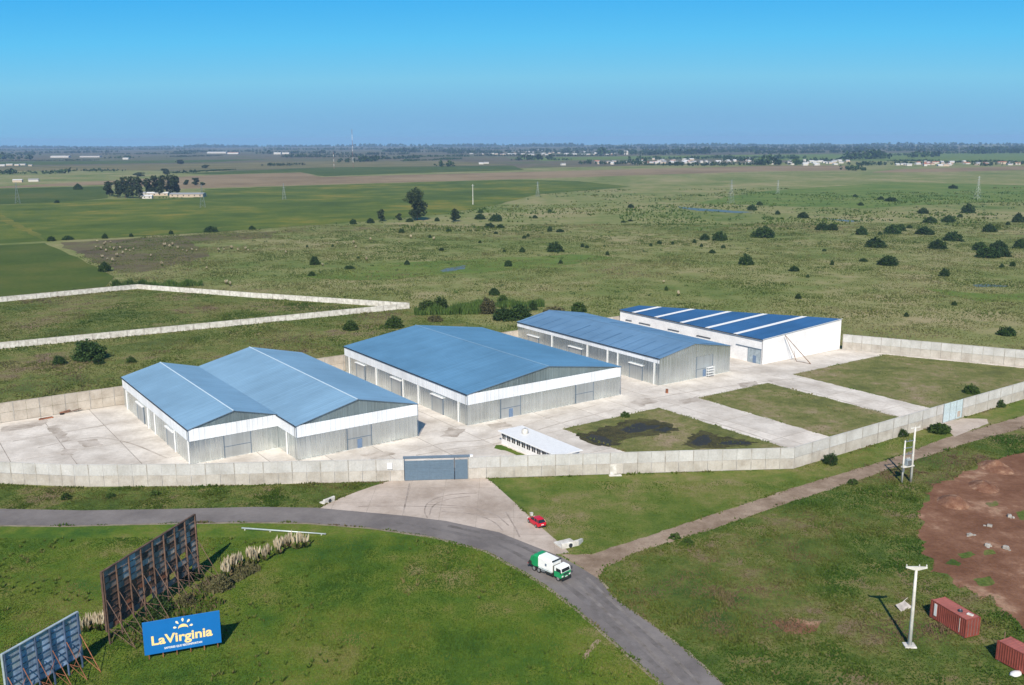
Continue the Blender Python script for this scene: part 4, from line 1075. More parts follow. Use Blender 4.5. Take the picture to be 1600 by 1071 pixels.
MB().add([(-1.3, -.6, .05), (1.2, -.5, .05), (1.0, .7, .5), (-1.0, .6, .45), (-1.3, -.6, .0), (1.2, -.5, .0), (1.0, .7, .44), (-1.0, .6, .39)], [(0, 1, 2, 3), (7, 6, 5, 4), (0, 4, 5, 1), (1, 5, 6, 2), (2, 6, 7, 3), (3, 7, 4, 0)]).build('plate', M['tin'], t)
MB().bar((-.2, .7, .1), (1.8, .9, .7), .07).build('strut', M['whitecon'], t)
t = empty('fence_stake', (*(63.31, 112.29), 0), 0, 'thin timber stake at the corner of the cut off container', 'stake')
MB().box(-.05, .05, -.05, .05, 0, 2.9).build('stake', M['wood'], t)

# ------------------------------------------------------------------ vehicles
def wheel(T, x, y, r, w, out):
    o = MB().tube((x, y - w / 2, r), (x, y + w / 2, r), r, r, 18).build('wheel', M['tyre'], T)
    s = 1 if out > 0 else -1
    MB().tube((x, y + s * w * .5, r), (x, y + s * (w * .5 + .02), r), r * .62, r * .5, 14).build('rim', M['rim'], o)


TA, TB = (3.15, 138.22), (7.97, 133.31)
a, _ = along(TA, TB)
tc = ((TA[0] + TB[0]) / 2, (TA[1] + TB[1]) / 2)
t = empty('garbage_truck', (tc[0], tc[1], .04), a, 'green and white garbage truck turning on the tarmac road', 'truck')
t.scale = (.84, .84, .88)
HW = 1.22
MB().box(-3.6, 3.3, -.45, .45, .62, .92).build('chassis', M['grease'], t)
cabp = [(2.25, .78), (4.05, .78), (4.12, 1.55), (3.88, 2.62), (3.62, 2.86), (2.35, 2.92), (2.25, 2.8)]
cab = MB().prism([(2.35, 1.72), (4.12, 1.72), (3.92, 2.38), (3.70, 2.56), (2.45, 2.60), (2.35, 2.5)], -HW + .02, HW - .02).build('cab', M['truckwhite'], t)
MB().prism([(2.35, .72), (4.05, .72), (4.16, 1.15), (4.145, 1.72), (2.35, 1.72)], -HW, HW).build('lower_cab', M['truckgreen'], t)
MB().add([(4.115, -1.06, 1.78), (4.115, 1.06, 1.78), (3.955, 1.0, 2.34), (3.955, -1.0, 2.34)], [(0, 1, 2, 3)]).build('windscreen', M['glassdark'], cab)
MB().bar((4.13, -.6, 1.72), (4.06, .1, 1.98), .02).build('wiper', M['dark'], cab)
for s in (-1, 1):
    MB().add([(2.8, s * (HW - .012), 1.5), (3.98, s * (HW - .012), 1.74), (3.84, s * (HW - .012), 2.3), (2.8, s * (HW - .012), 2.34)], [(0, 1, 2, 3)]).build('side_window', M['glassdark'], cab)
    MB().box(4.1, 4.2, s * .95 - .18, s * .95 + .18, .95, 1.18).build('headlight', M['lamp'], t)
    mr = MB().bar((3.9, s * HW, 2.3), (4.2, s * (HW + .32), 2.35), .03).build('mirror_arm', M['dark'], t)
    MB().cbox(4.1, 4.2, s * (HW + .3) - .12, s * (HW + .3) + .12, 1.75, 2.35, .03).build('mirror', M['dark'], t)
    for x in (3.25, -1.55, -2.75): 
        wheel(t, x, s * 1.02, .5, .3, s)
    MB().box(.2, 1.9, s * .62, s * 1.15, .5, .95).build('side_box', M['grease'], t)
    MB().box(-.9, -.1, s * .7, s * 1.18, .55, 1.0).build('side_guard', M['steel'], t)
MB().box(4.1, 4.32, -HW, HW, .42, .78).build('bumper', M['grease'], t)
MB().box(4.19, 4.24, -.3, .3, .84, .98).build('number_plate', M['white'], t)
MB().box(4.14, 4.19, -.75, .75, 1.2, 1.5).build('grille', M['dark'], t)
# packer body: rounded sides
def ring(x, w, z0, z1, c):
    return [(x, -w + c, z0), (x, w - c, z0), (x, w, z0 + c), (x, w, z1 - c * 1.6), (x, w - c * 1.6, z1), (x, -w + c * 1.6, z1), (x, -w, z1 - c * 1.6), (x, -w, z0 + c)]
bd = MB().loft([ring(1.78, 1.15, 1.12, 3.05, .18), ring(1.68, 1.22, 1.08, 3.14, .2), ring(-1.6, 1.25, 1.08, 3.24, .2)]).build('packer_body', M['truckwhite'], t)
MB().box(1.70, 1.95, -1.18, 1.18, 3.02, 3.16).build('roof_lip', M['grease'], bd)
for x in (-.6, .7): MB().box(x, x + .07, -1.28, 1.28, .96, 1.1).build('body_rib', M['whitecon'], bd)
MB().box(-1.6, 1.75, -1.24, 1.24, .99, 1.1).build('sill', M['pipe'], bd)
MB().box(1.80, 2.34, -.9, .9, .9, 2.3).build('dark_gap_fill', M['grease'], t)  # added dark block, gives the gap behind the cab its darkness by colour
for s in (-1, 1): MB().cbox(.1, .5, s * 1.262 - .012, s * 1.262 + .012, 1.85, 2.3, .01).build('emblem', M['slate'], bd)
tg = MB().loft([ring(-1.605, 1.27, 1.0, 3.28, .2), ring(-2.7, 1.27, .85, 3.2, .2), ring(-3.3, 1.2, .95, 2.75, .2)]).build('tailgate', M['truckgreen'], t)
MB().prism([(-3.45, .75), (-4.3, .85), (-4.35, 1.25), (-3.95, 1.7), (-3.6, 2.5), (-3.45, 2.5)], -1.05, 1.05).build('hopper', M['grease'], t)
for s in (-1, 1):
    MB().prism([(-3.2, 1.7), (-3.75, 1.7), (-3.75, 2.0), (-3.45, 2.7), (-3.2, 2.75)], s * 1.06 - .05, s * 1.06 + .05).build('hopper_side', M['truckgreen'], t)
    MB().box(-4.45, -4.36, s * 1.0 - .1, s * 1.0 + .1, .9, 1.05).build('tail_lamp', M['tail'], t)
MB().box(-4.6, -4.3, -1.0, 1.0, .45, .52).build('rear_step', M['grease'], t)
for s in (-.6, .6): MB().tube((-3.3, s, 2.9), (-4.05, s, 1.75), .06).build('ram', M['steel'], t)

CA0, CB0 = (5.13, 153.11), (3.12, 156.79)
a, _ = along(CA0, CB0)
t = empty('car', ((CA0[0] + CB0[0]) / 2, (CA0[1] + CB0[1]) / 2, .05), a, 'red hatchback parked at the edge of the driveway', 'car')
st = []
for (x, w, zb, zt_) in ((-2.0, .62, .42, .78), (-1.93, .80, .30, .92), (-1.5, .86, .24, .98), (-.6, .88, .22, .94), (.4, .88, .22, .93), (1.1, .86, .24, .90), (1.7, .80, .28, .78), (1.98, .62, .36, .62)):
    st.append([(x, -w + .06, zb), (x, w - .06, zb), (x, w, zb + .18), (x, w, zt_ - .14), (x, w - .10, zt_), (x, -w + .10, zt_), (x, -w, zt_ - .14), (x, -w, zb + .18)])
MB().loft(st).build('body', M['carred'], t, smooth=False)
gl = []
for (x, w0, w1, z0, z1) in ((-1.86, .74, .70, .93, 1.0), (-1.55, .76, .60, .93, 1.38), (-.9, .78, .60, .92, 1.47), (.1, .78, .60, .92, 1.46), (.45, .78, .62, .91, 1.30), (1.05, .76, .70, .88, .93)):
    gl.append([(x, -w0, z0), (x, w0, z0), (x, w1, z1), (x, -w1, z1)])
gh = MB().loft(gl).build('greenhouse', M['glassdark'], t)
rf = []
for (x, w1, z1) in ((-1.52, .58, 1.40), (-.9, .60, 1.485), (.1, .60, 1.475), (.30, .58, 1.40)):
    rf.append([(x, -w1 - .02, z1 - .05), (x, w1 + .02, z1 - .05), (x, w1, z1 + .015), (x, -w1, z1 + .015)])
MB().loft(rf).build('roof', M['carred'], t)
for s in (-1, 1):
    for (xa, za, xb, zb_) in ((-1.53, 1.39, -1.86, .96), (.3, 1.40, 1.05, .92), (-.45, 1.45, -.5, .93), (-1.2, 1.42, -1.35, .95)):
        MB().bar((xa, s * .61, za), (xb, s * .765, zb_), .045).build('pillar', M['carred'], t)
    for x in (-1.22, 1.25): wheel(t, x, s * .80, .31, .2, s)
    MB().box(-2.02, -1.90, s * .66 - .1, s * .66 + .1, .70, .90).build('tail_lamp', M['tail'], t)
    MB().box(1.85, 1.97, s * .6 - .13, s * .6 + .13, .58, .72).build('headlight', M['lamp'], t)
    MB().cbox(.5, .68, s * .95 - .09, s * .95 + .09, .93, 1.07, .03).build('mirror', M['carred'], t)
MB().box(-2.04, -1.98, -.25, .25, .58, .70).build('number_plate', M['white'], t)
MB().box(-2.05, -1.9, -.7, .7, .32, .44).build('bumper', M['dark'], t)
t = empty('pale_block', (*(3.33, 158.82), .04), a, 'small pale block beside the red hatchback', 'block')  # small pale capped block for a shape of unknown kind
MB().cbox(-.26, .26, -.22, .22, 0, .5, .06).build('block', M['whitecon'], t); MB().cbox(-.3, .3, -.26, .26, .5, .58, .03).build('cap', M['whitecon'], t)

# ------------------------------------------------------------------ culverts, pipe, debris
t = empty('culvert_headwall', (*(8.19, 144.84), 0), math.radians(28), 'pale concrete culvert headwall at the driveway edge near the truck', 'culvert')
MB().cbox(-.3, 2.9, -.2, .25, 0, .95, .06).build('headwall', M['whitecon'], t)
MB().add([(2.9, -.2, 0), (4.4, .9, 0), (4.4, .9, .5), (2.9, -.2, .95), (2.8, .2, 0), (4.3, 1.3, 0), (4.3, 1.3, .5), (2.8, .2, .95)], [(0, 1, 2, 3), (5, 4, 7, 6), (3, 2, 6, 7), (1, 5, 6, 2)]).build('wing_wall', M['whitecon'], t)
MB().cbox(-.3, 2.9, .26, 2.6, .0, .30, .05).build('cover_slab', M['whitecon'], t)
MB().tube((1.3, -.26, .42), (1.3, -.19, .42), .36, .36, 14).build('pipe_mouth', M['dark'], t)
t = empty('culvert_headwall', (*(-34.54, 164.55), 0), math.radians(52), 'pale concrete culvert headwall at the far driveway corner', 'culvert')
MB().cbox(0, 2.6, -.2, .2, 0, .95, .06).build('headwall', M['whitecon'], t)
MB().cbox(0, 2.6, .21, 1.2, 0, .28, .05).build('cover_slab', M['whitecon'], t)
MB().tube((1.3, -.26, .42), (1.3, -.19, .42), .36, .36, 14).build('pipe_mouth', M['dark'], t)
q0, q1 = (-46.40, 153.22), (-31.78, 150.77)
a, L3 = along(q0, q1)
t = empty('steel_pipe', (q0[0], q0[1], 0), a, 'long pale fallen pole lying by the pampas grass near the road', 'pipe')
m_ = MB().tube((0, 0, .30), (L3, .0, .24), .15, .10, 10).build('shaft', M['pipe'], t, smooth=True)
for x in (.6, L3 * .35, L3 * .68, L3 - .5): MB().box(x - .08, x + .08, -.2, .2, 0, .16).build('chock', M['whitecon'], t)
MB().tube((L3, 0, .24), (L3 + .25, 0, .24), .15, .15, 10).build('collar', M['steel'], t)

t = empty('scrap_heap', (*(-108.60, 225.80), .03), RZ, 'dark brown scrap heap by the back wall', 'scrap')
m_ = MB(); rg = random.Random(3)
for k in range(7):
    x, y, z = rg.uniform(-1.5, 1.5), rg.uniform(-.5, .5), rg.uniform(.0, .4)
    MB().bar((x - 1.0, y, z + .1), (x + 1.0, y + rg.uniform(-.8, .8), z + rg.uniform(.1, .5)), .13).build('beam', M['rust' if k % 2 else 'rustdark'], t)
t = empty('scrap_beam', (*(-112.10, 220.61), .03), math.radians(40), 'rusty flat beam lying alone on the left yard concrete', 'scrap')
MB().cbox(-1.6, 1.6, -.25, .25, 0, .3, .05).build('beam', M['rust'], t); MB().cbox(-1.4, 1.4, -.12, .12, .3, .4, .03).build('flange', M['rustdark'], t)
t = empty('rubber_tyre', (*(-110.01, 224.42), .033), 0, 'black tyre lying by the back wall near the scrap heap', 'tyre')
R_ = []
for i in range(16):
    a_ = 2 * math.pi * i / 16
    R_.append([((.42 + .16 * math.cos(b_)) * math.cos(a_), (.42 + .16 * math.cos(b_)) * math.sin(a_), .14 + .14 * math.sin(b_)) for b_ in [2 * math.pi * j / 8 for j in range(8)]])
MB().loft(R_ + [R_[0]], False).build('ring', M['tyre'], t)
t = empty('barrel', (*(40.63, 242.29), .033), 0, 'rusty red barrel standing in the yard by the puddled lawn', 'barrel')
R_ = [[(r * math.cos(a_), r * math.sin(a_), z) for a_ in [2 * math.pi * i / 16 for i in range(16)]] for r, z in ((.36, 0), (.37, .05), (.35, .08), (.35, .34), (.38, .38), (.35, .42), (.35, .68), (.38, .72), (.35, .76), (.35, 1.02), (.37, 1.06))]
MB().loft(R_).build('drum', M['rust'], t, smooth=False); MB().tube((.15, 0, 1.06), (.15, 0, 1.1), .06).build('bung', M['steel'], t)
for k, (p, lab) in enumerate([((76.54, 149.55), 'broken concrete footing on the dirt lot, lowest to the left'), ((77.39, 145.17), 'broken concrete footing on the dirt lot between two others in the front row'), ((79.80, 144.15), 'broken concrete footing on the dirt lot, frontmost toward the containers'),
                              ((81.70, 153.30), 'broken concrete footing on the dirt lot in the middle row'), ((87.24, 157.50), 'broken concrete footing on the dirt lot, farthest from the containers')]):
    t = empty('footing', (p[0], p[1], .02), rnd.uniform(0, 3), lab, 'footing', 'concrete footings on the dirt lot')
    m_ = MB().cbox(-.42, .38, -.34, .3, -.05, .36 + .08 * (k % 3), .06); m_.build('block', M['post'], t)
    for q in range(3):
        a_ = rnd.uniform(0, 6.28); r_ = rnd.uniform(.45, .8); u_, v_ = rnd.uniform(.12, .3), rnd.uniform(.1, .2)
        MB().cbox(math.cos(a_) * r_ - u_, math.cos(a_) * r_ + u_, math.sin(a_) * r_ - v_, math.sin(a_) * r_ + v_, -.03, rnd.uniform(.08, .2), .03).build('fragment', M['post'], t)
    for q in range(3): MB().bar((-.3 + .3 * q, 0, .4), (-.8 + .5 * q, .5 - .3 * q, .75), .018).build('rebar', M['rust'], t)


def mound(p, rx, ry, h, label, seed):
    rg = np.random.RandomState(seed)
    n, mmm = 22, 22
    gx, gy = np.meshgrid(np.linspace(-1.15, 1.15, n), np.linspace(-1.15, 1.15, mmm))
    r = np.sqrt(gx ** 2 + gy ** 2)
    z = np.clip(1 - r, 0, 1) ** .8 * h * (.75 + .5 * vnoise(gx * 3 + seed, gy * 3, 1, seed)) - .03
    V = np.stack([gx * rx, gy * ry, z], -1).reshape(-1, 3)
    F = [(j * n + i, j * n + i + 1, (j + 1) * n + i + 1, (j + 1) * n + i) for j in range(mmm - 1) for i in range(n - 1)]
    o = link_mesh('dirt_mound', np_mesh('dirt_mound', V, F), M['mound'], None, (p[0], p[1], .02), rg.uniform(0, 3))
    return tag(o, label, 'mound', 'dirt mounds on the lot')


mound((80.52, 164.23), 3.4, 2.8, 1.7, 'dirt mound nearest the transformer poles', 1)
mound((89.95, 172.36), 3.6, 2.6, 1.3, 'low dirt mound between two others on the lot', 2)
mound((97.66, 183.19), 4.2, 3.0, 1.5, 'dirt mound at the far edge of the lot', 3)

# ------------------------------------------------------------------ foliage builders
def leaf_quads(C, size, rs, flatten=.5):
    """one small leaf-spray quad at each centre, turned at random, a little upward facing"""
    n = len(C)
    nv = rs.normal(size=(n, 3)); nv[:, 2] = np.abs(nv[:, 2]) + flatten; nv /= np.linalg.norm(nv, axis=1)[:, None]
    t = np.cross(nv, rs.normal(size=(n, 3))); t /= np.linalg.norm(t, axis=1)[:, None] + 1e-9
    b = np.cross(nv, t)
    s = (size * rs.uniform(.6, 1.3, n))[:, None]
    e = rs.uniform(.55, 1.0, n)[:, None]
    V = np.stack([C - t * s, C - b * s * e, C + t * s, C + b * s * e], 1).reshape(-1, 3)
    F = np.arange(4 * n).reshape(n, 4)
    return V, F


def crown_arrays(seed, rx, ry, rz, base, clumps, per, leaf, dome=True, spread=.24):
    """leaf clumps spread through an uneven crown standing on z = base"""
    rs = np.random.RandomState(seed)
    d = rs.normal(size=(clumps, 3)); d[:, 2] = np.abs(d[:, 2]) if dome else d[:, 2]
    d /= np.linalg.norm(d, axis=1)[:, None]
    r = rs.uniform(.45, 1.0, clumps) ** .5
    c = d * r[:, None] * rs.uniform(.78, 1.06, clumps)[:, None]
    cr = rs.uniform(.6, 1.25, clumps) * spread
    ct = rs.uniform(0, 1, clumps)
    k = np.repeat(np.arange(clumps), per)
    p = rs.normal(size=(len(k), 3)); p /= np.linalg.norm(p, axis=1)[:, None]
    p *= rs.uniform(.35, 1, len(k))[:, None]
    C = c[k] + p * cr[k][:, None]
    zc = C[:, 2].copy()
    C = C * np.array([rx, ry, rz]) + np.array([0, 0, base])
    if dome: C[:, 2] = np.maximum(C[:, 2], .05 * rz)
    V, F = leaf_quads(C, leaf, rs)
    tint = np.clip(ct[k] * .6 + rs.uniform(0, .4, len(k)), 0, 1)
    return V, F, np.repeat(tint, 4)


def crown_mesh(*a, **k):
    V, F, t = crown_arrays(*a, **k)
    return np_mesh('crown', V, F, t)


def trunk_mesh(h, r, seed, limbs=5, reach=1.6, up=1.4):
    rg = random.Random(seed); m_ = MB()
    mid = (rg.uniform(-.15, .15) * h * .2, rg.uniform(-.15, .15) * h * .2, h * .55)
    m_.tube((0, 0, -.1), mid, r, r * .75, 7)
    top = (mid[0] * 1.4, mid[1] * 1.4, h)
    m_.tube(mid, top, r * .75, r * .45, 7)
    for k in range(limbs):
        a = 2 * math.pi * k / limbs + rg.uniform(-.4, .4); z = h * rg.uniform(.5, .95)
        q = (math.cos(a) * reach * rg.uniform(.7, 1.1), math.sin(a) * reach * rg.uniform(.7, 1.1), z + up * rg.uniform(.6, 1.2))
        m_.tube((mid[0], mid[1], z - h * .12), q, r * .4, r * .12, 5)
    return m_.mesh('trunk')


PXM = lambda p: math.hypot(p[0], p[1]) / 1490.0           # metres covered by one photo pixel at that ground point
ORD = ['first', 'second', 'third', 'fourth', 'fifth', 'sixth', 'seventh', 'eighth', 'ninth', 'tenth', 'eleventh', 'twelfth', 'thirteenth', 'fourteenth', 'fifteenth', 'sixteenth',
       'seventeenth', 'eighteenth', 'nineteenth', 'twentieth']

# domed marsh trees: shared crowns of unit size (radius 1, height 1)
DOMES = []
for s_ in range(4):
    me = crown_mesh(40 + s_, 1.0, 1.0, 1.0, .02, 170, 20, .062, spread=.17)
    me.materials.append(M['leaf_dark']); DOMES.append(me)
TRK = trunk_mesh(.55, .06, 9, 6, .55, .25); TRK.materials.append(M['bark'])


def dome_tree(p, wpx, hpx, label, group=None, k=0, name='marsh_tree', mat=None):
    s = PXM(p)
    t = empty(name, (p[0], p[1], 0), rnd.uniform(0, 6.28), label, 'tree' if name != 'shrub' else 'shrub', group)
    rx, hz = wpx * s / 2 / .92, hpx * s / .98
    t.scale = (rx, rx * rnd.uniform(.85, 1.1), hz)
    link_mesh('crown', DOMES[k % 4], None, t); link_mesh('trunk', TRK, None, t)
    return t


def rowlabel(items, base, group, ratio=.55, names=('back', 'middle', 'front')):
    """dome trees listed as (point, w, h), grouped into rows front to back, labelled by their order from the left"""
    items = sorted(items, key=lambda q: -q[0][1])
    n = len(items); cut = [items[:n // 3], items[n // 3:2 * n // 3], items[2 * n // 3:]]
    for nm, grp in zip(names, cut):
        grp = sorted(grp, key=lambda q: q[0][0] / q[0][1])
        for i, (p, w, h) in enumerate(grp):
            dome_tree(p, w, h, base % (ORD[i], nm), group, rnd.randrange(4))


BIG = [((25.88, 569.53), 25, 14), ((128.53, 635.18), 14, 9), ((137.37, 630.66), 23, 14), ((171.73, 650.63), 34, 15), ((124.58, 504.65), 23, 15), ((226.54, 904.23), 15, 8), ((246.83, 811.92), 16, 9), ((227.32, 700.49), 18, 11), ((234.71, 700.16), 17, 10), ((243.89, 665.70), 18, 11),
       ((268.10, 671.69), 24, 13), ((282.01, 693.00), 14, 10), ((288.25, 666.15), 24, 11), ((367.47, 856.19), 15, 8), ((331.93, 759.51), 18, 9), ((349.01, 764.76), 18, 10), ((410.26, 861.56), 18, 13), ((403.35, 762.11), 15, 12), ((341.59, 682.96), 18, 10),
       ((288.17, 622.63), 27, 12), ((224.18, 586.72), 28, 13), ((258.18, 576.57), 25, 13), ((279.07, 567.20), 20, 12), ((294.15, 575.25), 22, 11), ((266.71, 532.54), 31, 15), ((277.06, 536.72), 22, 13), ((308.85, 578.22), 17, 13), ((198.72, 500.95), 28, 14), ((209.56, 458.09), 14, 11), ((142.57, 478.65), 15, 8)]
rowlabel(BIG, 'dark domed marsh tree, %s from the left in the %s row', 'dark domed trees scattered over the marsh')

SMALL = [(816, 394.5, 9, 8), (859, 362.5, 8, 8), (986, 325, 10, 6), (875, 363, 12, 5), (949, 399, 6, 6), (876, 412.5, 7, 6), (910, 386.5, 6, 6), (917, 388, 6, 5), (1017, 385, 5, 5), (825, 370.5, 6, 5), (819, 373, 7, 5), (859, 332, 6, 5), (836, 341.5, 8, 5),
         (1041, 454.5, 6, 7), (1051, 382, 5, 5), (1030, 381.5, 8, 6), (1215, 335.5, 8, 6), (1300, 414.5, 6, 7), (1349, 409, 12, 5), (1247, 467, 9, 8), (1262, 434, 5, 5), (1489, 295, 13, 5), (1345, 321.5, 8, 5), (1336, 308, 7, 4),
         (1376, 312.5, 9, 5), (1392, 315, 17, 6), (1582, 416.5, 8, 7), (1565, 419, 7, 6), (1416, 495, 7, 6), (1491, 477.5, 8, 6), (1187, 321, 9, 6), (1288, 393, 6, 4), (1375, 367.5, 6, 5), (1421, 357, 8, 5), (1575, 352, 6, 5), (1500, 340, 7, 5),
         (636, 414, 9, 7), (627.5, 364.5, 9, 7), (552, 350.5, 11, 8), (579, 349, 11, 8), (487, 431.5, 11, 7), (546, 420.5, 16, 5), (794, 416.5, 13, 10), (750, 343, 16, 9), (775, 346, 20, 11), (765, 356, 16, 7), (782, 356.5, 12, 6), (751, 333, 8, 6),
         (122, 296.5, 12, 8), (89, 317.5, 7, 4), (80, 377, 11, 7), (106, 375, 15, 6), (164, 373, 8, 7), (205, 370.5, 6, 5), (267.5, 366.5, 7, 6), (330, 363, 20, 9), (394, 359.5, 10, 6), (164, 424.5, 18, 13), (683, 346, 8, 6), (640, 347, 11, 6), (560, 405, 5, 4),
         (701, 362, 9, 4), (775, 366, 7, 4), (672, 372, 5, 5), (520, 386, 4, 4), (480, 387, 4, 4), (690, 392, 8, 5), (788, 394, 5, 4), (750, 380, 5, 4), (1130, 388, 7, 5), (1113, 396, 10, 6), (1085, 380, 6, 6), (1096, 386, 5, 5), (974, 348, 8, 3), (985, 346, 8, 3)]
SMALLP = [(6.32, 566.88), (27.85, 696.61), (117.72, 945.73), (35.17, 693.80), (55.41, 550.56), (26.40, 511.85), (44.10, 593.42), (46.46, 587.90), (87.31, 597.33), (11.35, 659.45), (8.55, 648.54), (35.51, 890.15), (20.14, 820.08), (68.18, 416.49), (102.74, 608.08), (94.50, 610.32), (236.34, 851.90), (169.45, 501.88), (191.21, 516.20), (119.57, 393.40), (142.51, 455.61), (591.48, 1291.83), (350.69, 964.67), (396.89, 1112.03), (405.41, 1056.51), (405.64, 1028.24), (260.74, 493.75), (252.00, 487.64), (147.68, 351.27), (176.63, 375.41), (251.96, 975.59), (185.82, 565.49), (255.77, 662.90), (296.69, 713.02), (382.19, 736.60), (379.94, 811.94), (-56.27, 510.43), (-79.54, 691.36), (-127.15, 769.44), (-114.49, 777.96), (-98.92, 468.24), (-84.57, 494.28), (-1.87, 502.03), (-26.69, 812.25), (-12.82, 791.86), (-16.80, 732.67), (-8.43, 729.55), (-28.45, 885.64), (-612.41, 1363.89), (-500.23, 1059.10), (-310.79, 644.24), (-303.29, 652.45), (-281.18, 660.28), (-267.19, 670.92), (-245.30, 688.73), (-221.46, 704.93), (-195.75, 721.86), (-209.43, 488.11), (-61.67, 794.26), (-83.93, 788.97), (-86.60, 536.98), (-46.22, 702.35), (-11.09, 681.20), (-55.96, 655.54), (-112.80, 601.11), (-128.29, 598.00), (-42.45, 577.09), (-4.37, 568.93), (-20.56, 620.64), (129.93, 584.82), (117.72, 558.00), (117.97, 615.27), (118.07, 592.49), (90.42, 774.24), (97.60, 786.42)]
SHR = []
for k, (p, q) in enumerate(zip(SMALLP, SMALL)):
    o = link_mesh('shrub', DOMES[k % 4], None, None, (p[0], p[1], 0), rnd.uniform(0, 6))
    s = PXM(p); o.scale = (q[2] * s / 1.84, q[2] * s / 1.84, q[3] * s)
    SHR.append(o); tag(o, 'x', 'shrub', 'small shrubs dotted over the marsh')



def by_rows(objs, text, rows):
    """labels by order from the left within rows of like depth"""
    objs = sorted(objs, key=lambda o: o.location.y); n = len(objs); m = len(rows)
    for i, nm in enumerate(rows):
        for k, o in enumerate(sorted(objs[n * i // m:n * (i + 1) // m], key=lambda o: o.location.x / o.location.y)):
            o['label'] = text % (ORD[k], nm)


by_rows(SHR, 'small dark shrub in the marsh, %s from the left in the %s band', ['nearest', 'second nearest', 'middle', 'second farthest', 'farthest'])

# nearer shrubs with their own leaves
def bush(p, wpx, hpx, label, mat='leaf_dark', seed=1, name='shrub', dens=1.0, group=None, cat='shrub'):
    s = PXM(p); rx = wpx * s / 2; hz = hpx * s
    t = empty(name, (p[0], p[1], 0), 0, label, cat, group)
    n = int(min(220, max(60, rx * rx * 40)) * dens)
    lf = max(.10, min(.32, rx * .065))
    me = crown_mesh(seed, rx * .95, rx * .85, hz * .95, .05, n, 20, lf, spread=.19)
    link_mesh('crown', me, M[mat], t)
    link_mesh('trunk', trunk_mesh(hz * .5, max(.06, rx * .06), seed, 6, rx * .55, hz * .25), M['bark'], t)
    return t


bush((-129.16, 284.71), 52, 30, 'large dark bush on the grass left of the pale warehouse', 'leaf_dark', 2)
bush((-135.46, 277.99), 20, 14, 'smaller bush just left of the large dark bush', 'leaf_dark', 3)
bush((-124.04, 278.63), 18, 10, 'low bush in front of the large dark bush', 'leaf_dark', 4)
bush((-114.84, 280.15), 16, 10, 'light green low bush beside the pale roof corner', 'leaf_mid', 5)
bush((-56.80, 329.62), 26, 16, 'left one of two bushes behind the broad roof', 'leaf_mid', 6)
bush((-41.99, 334.02), 32, 18, 'right one of two bushes behind the broad roof', 'leaf_mid', 7)
bush((-106.16, 512.02), 17, 14, 'dark round tree alone in the dry marsh at left centre', 'leaf_dark', 8)
bush((-7.63, 405.95), 19, 12, 'dark round bush behind the thicket of the middle roofs', 'leaf_dark', 9)
bush((-32.54, 362.17), 34, 22, 'green bush at the outer wall end', 'leaf_mid', 10)
bush((-28.32, 372.09), 28, 20, 'tall green bush second from the outer wall end', 'leaf_mid', 11)
bush((-9.32, 361.64), 32, 26, 'dull brownish bush in the middle of the thicket', 'leaf_dry', 12)
bush((-2.58, 348.07), 44, 20, 'dense dark bush in the thicket before the ribbed roof', 'leaf_dark', 13)
bush((3.15, 350.54), 40, 24, 'dense dark bush behind the ribbed roof corner', 'leaf_dark', 14)
bush((8.33, 368.32), 16, 18, 'dark upright bush at the thicket end', 'leaf_dark', 15)
bush((-3.58, 382.05), 22, 16, 'yellowish green bush above the thicket', 'leaf_mid', 16)
bush((25.82, 363.63), 27, 17, 'green bush behind the ribbed roof ridge', 'leaf_mid', 17)
bush((16.16, 363.85), 36, 10, 'grey brown low brush between thicket and green bush', 'leaf_dry', 18)
bush((-28.32, 346.06), 26, 9, 'low brush in front of the outer wall end', 'leaf_dry', 19)
bush((65.00, 185.74), 27, 20, 'dark round bush outside the front wall corner', 'leaf_dark', 20)
bush((65.48, 174.02), 18, 9, 'low dark bush on the dirt track verge', 'leaf_mid', 21)
bush((119.92, 240.73), 24, 14, 'green bush on the corner lawn against the wall', 'leaf_mid', 22)
bush((120.82, 227.86), 18, 12, 'green bush outside the wall beyond the pale gate', 'leaf_mid', 23)
bush((87.08, 204.24), 22, 13, 'bushy weeds against the wall above the transformer poles', 'leaf_mid', 24)
bush((96.73, 206.98), 34, 15, 'bushy weeds beside the pale gate apron', 'leaf_mid', 25)
bush((27.12, 220.25), 18, 10, 'green tuft at the corner of the puddled lawn', 'cane', 26)
bush((167.38, 316.01), 28, 12, 'low dark brush beyond the slanting wall', 'leaf_dark', 27)
bush((27.07, 148.73), 22, 10, 'grey green scrub at the dirt track bend', 'leaf_mid', 28)
bush((28.83, 146.65), 22, 9, 'dark green scrub below the dirt track bend', 'leaf_mid', 29)
bush((-49.57, 123.08), 44, 34, 'dark shrub tangled behind the rusty billboard frame', 'leaf_dark', 30)
bush((-51.14, 118.98), 34, 22, 'yellow green scrub under the rusty billboard', 'leaf_mid', 31)
bush((-46.86, 126.27), 36, 20, 'brownish scrub between rusty and blue billboards', 'leaf_dry', 32)
bush((-43.47, 131.24), 44, 22, 'dry brown brush below the pampas row', 'leaf_dry', 33)
bush((-48.81, 134.47), 36, 18, 'dark scrub at the far foot of the rusty billboard', 'leaf_dark', 34)
bush((-75.27, 168.52), 16, 8, 'low green bush on the verge below the front wall', 'leaf_mid', 35)
bush((-83.28, 167.95), 18, 9, 'green bush on the verge at far left of the front wall', 'leaf_mid', 36)
bush((-67.23, 169.74), 16, 8, 'green weed clump on the verge nearest the left warehouse corner', 'leaf_mid', 37)

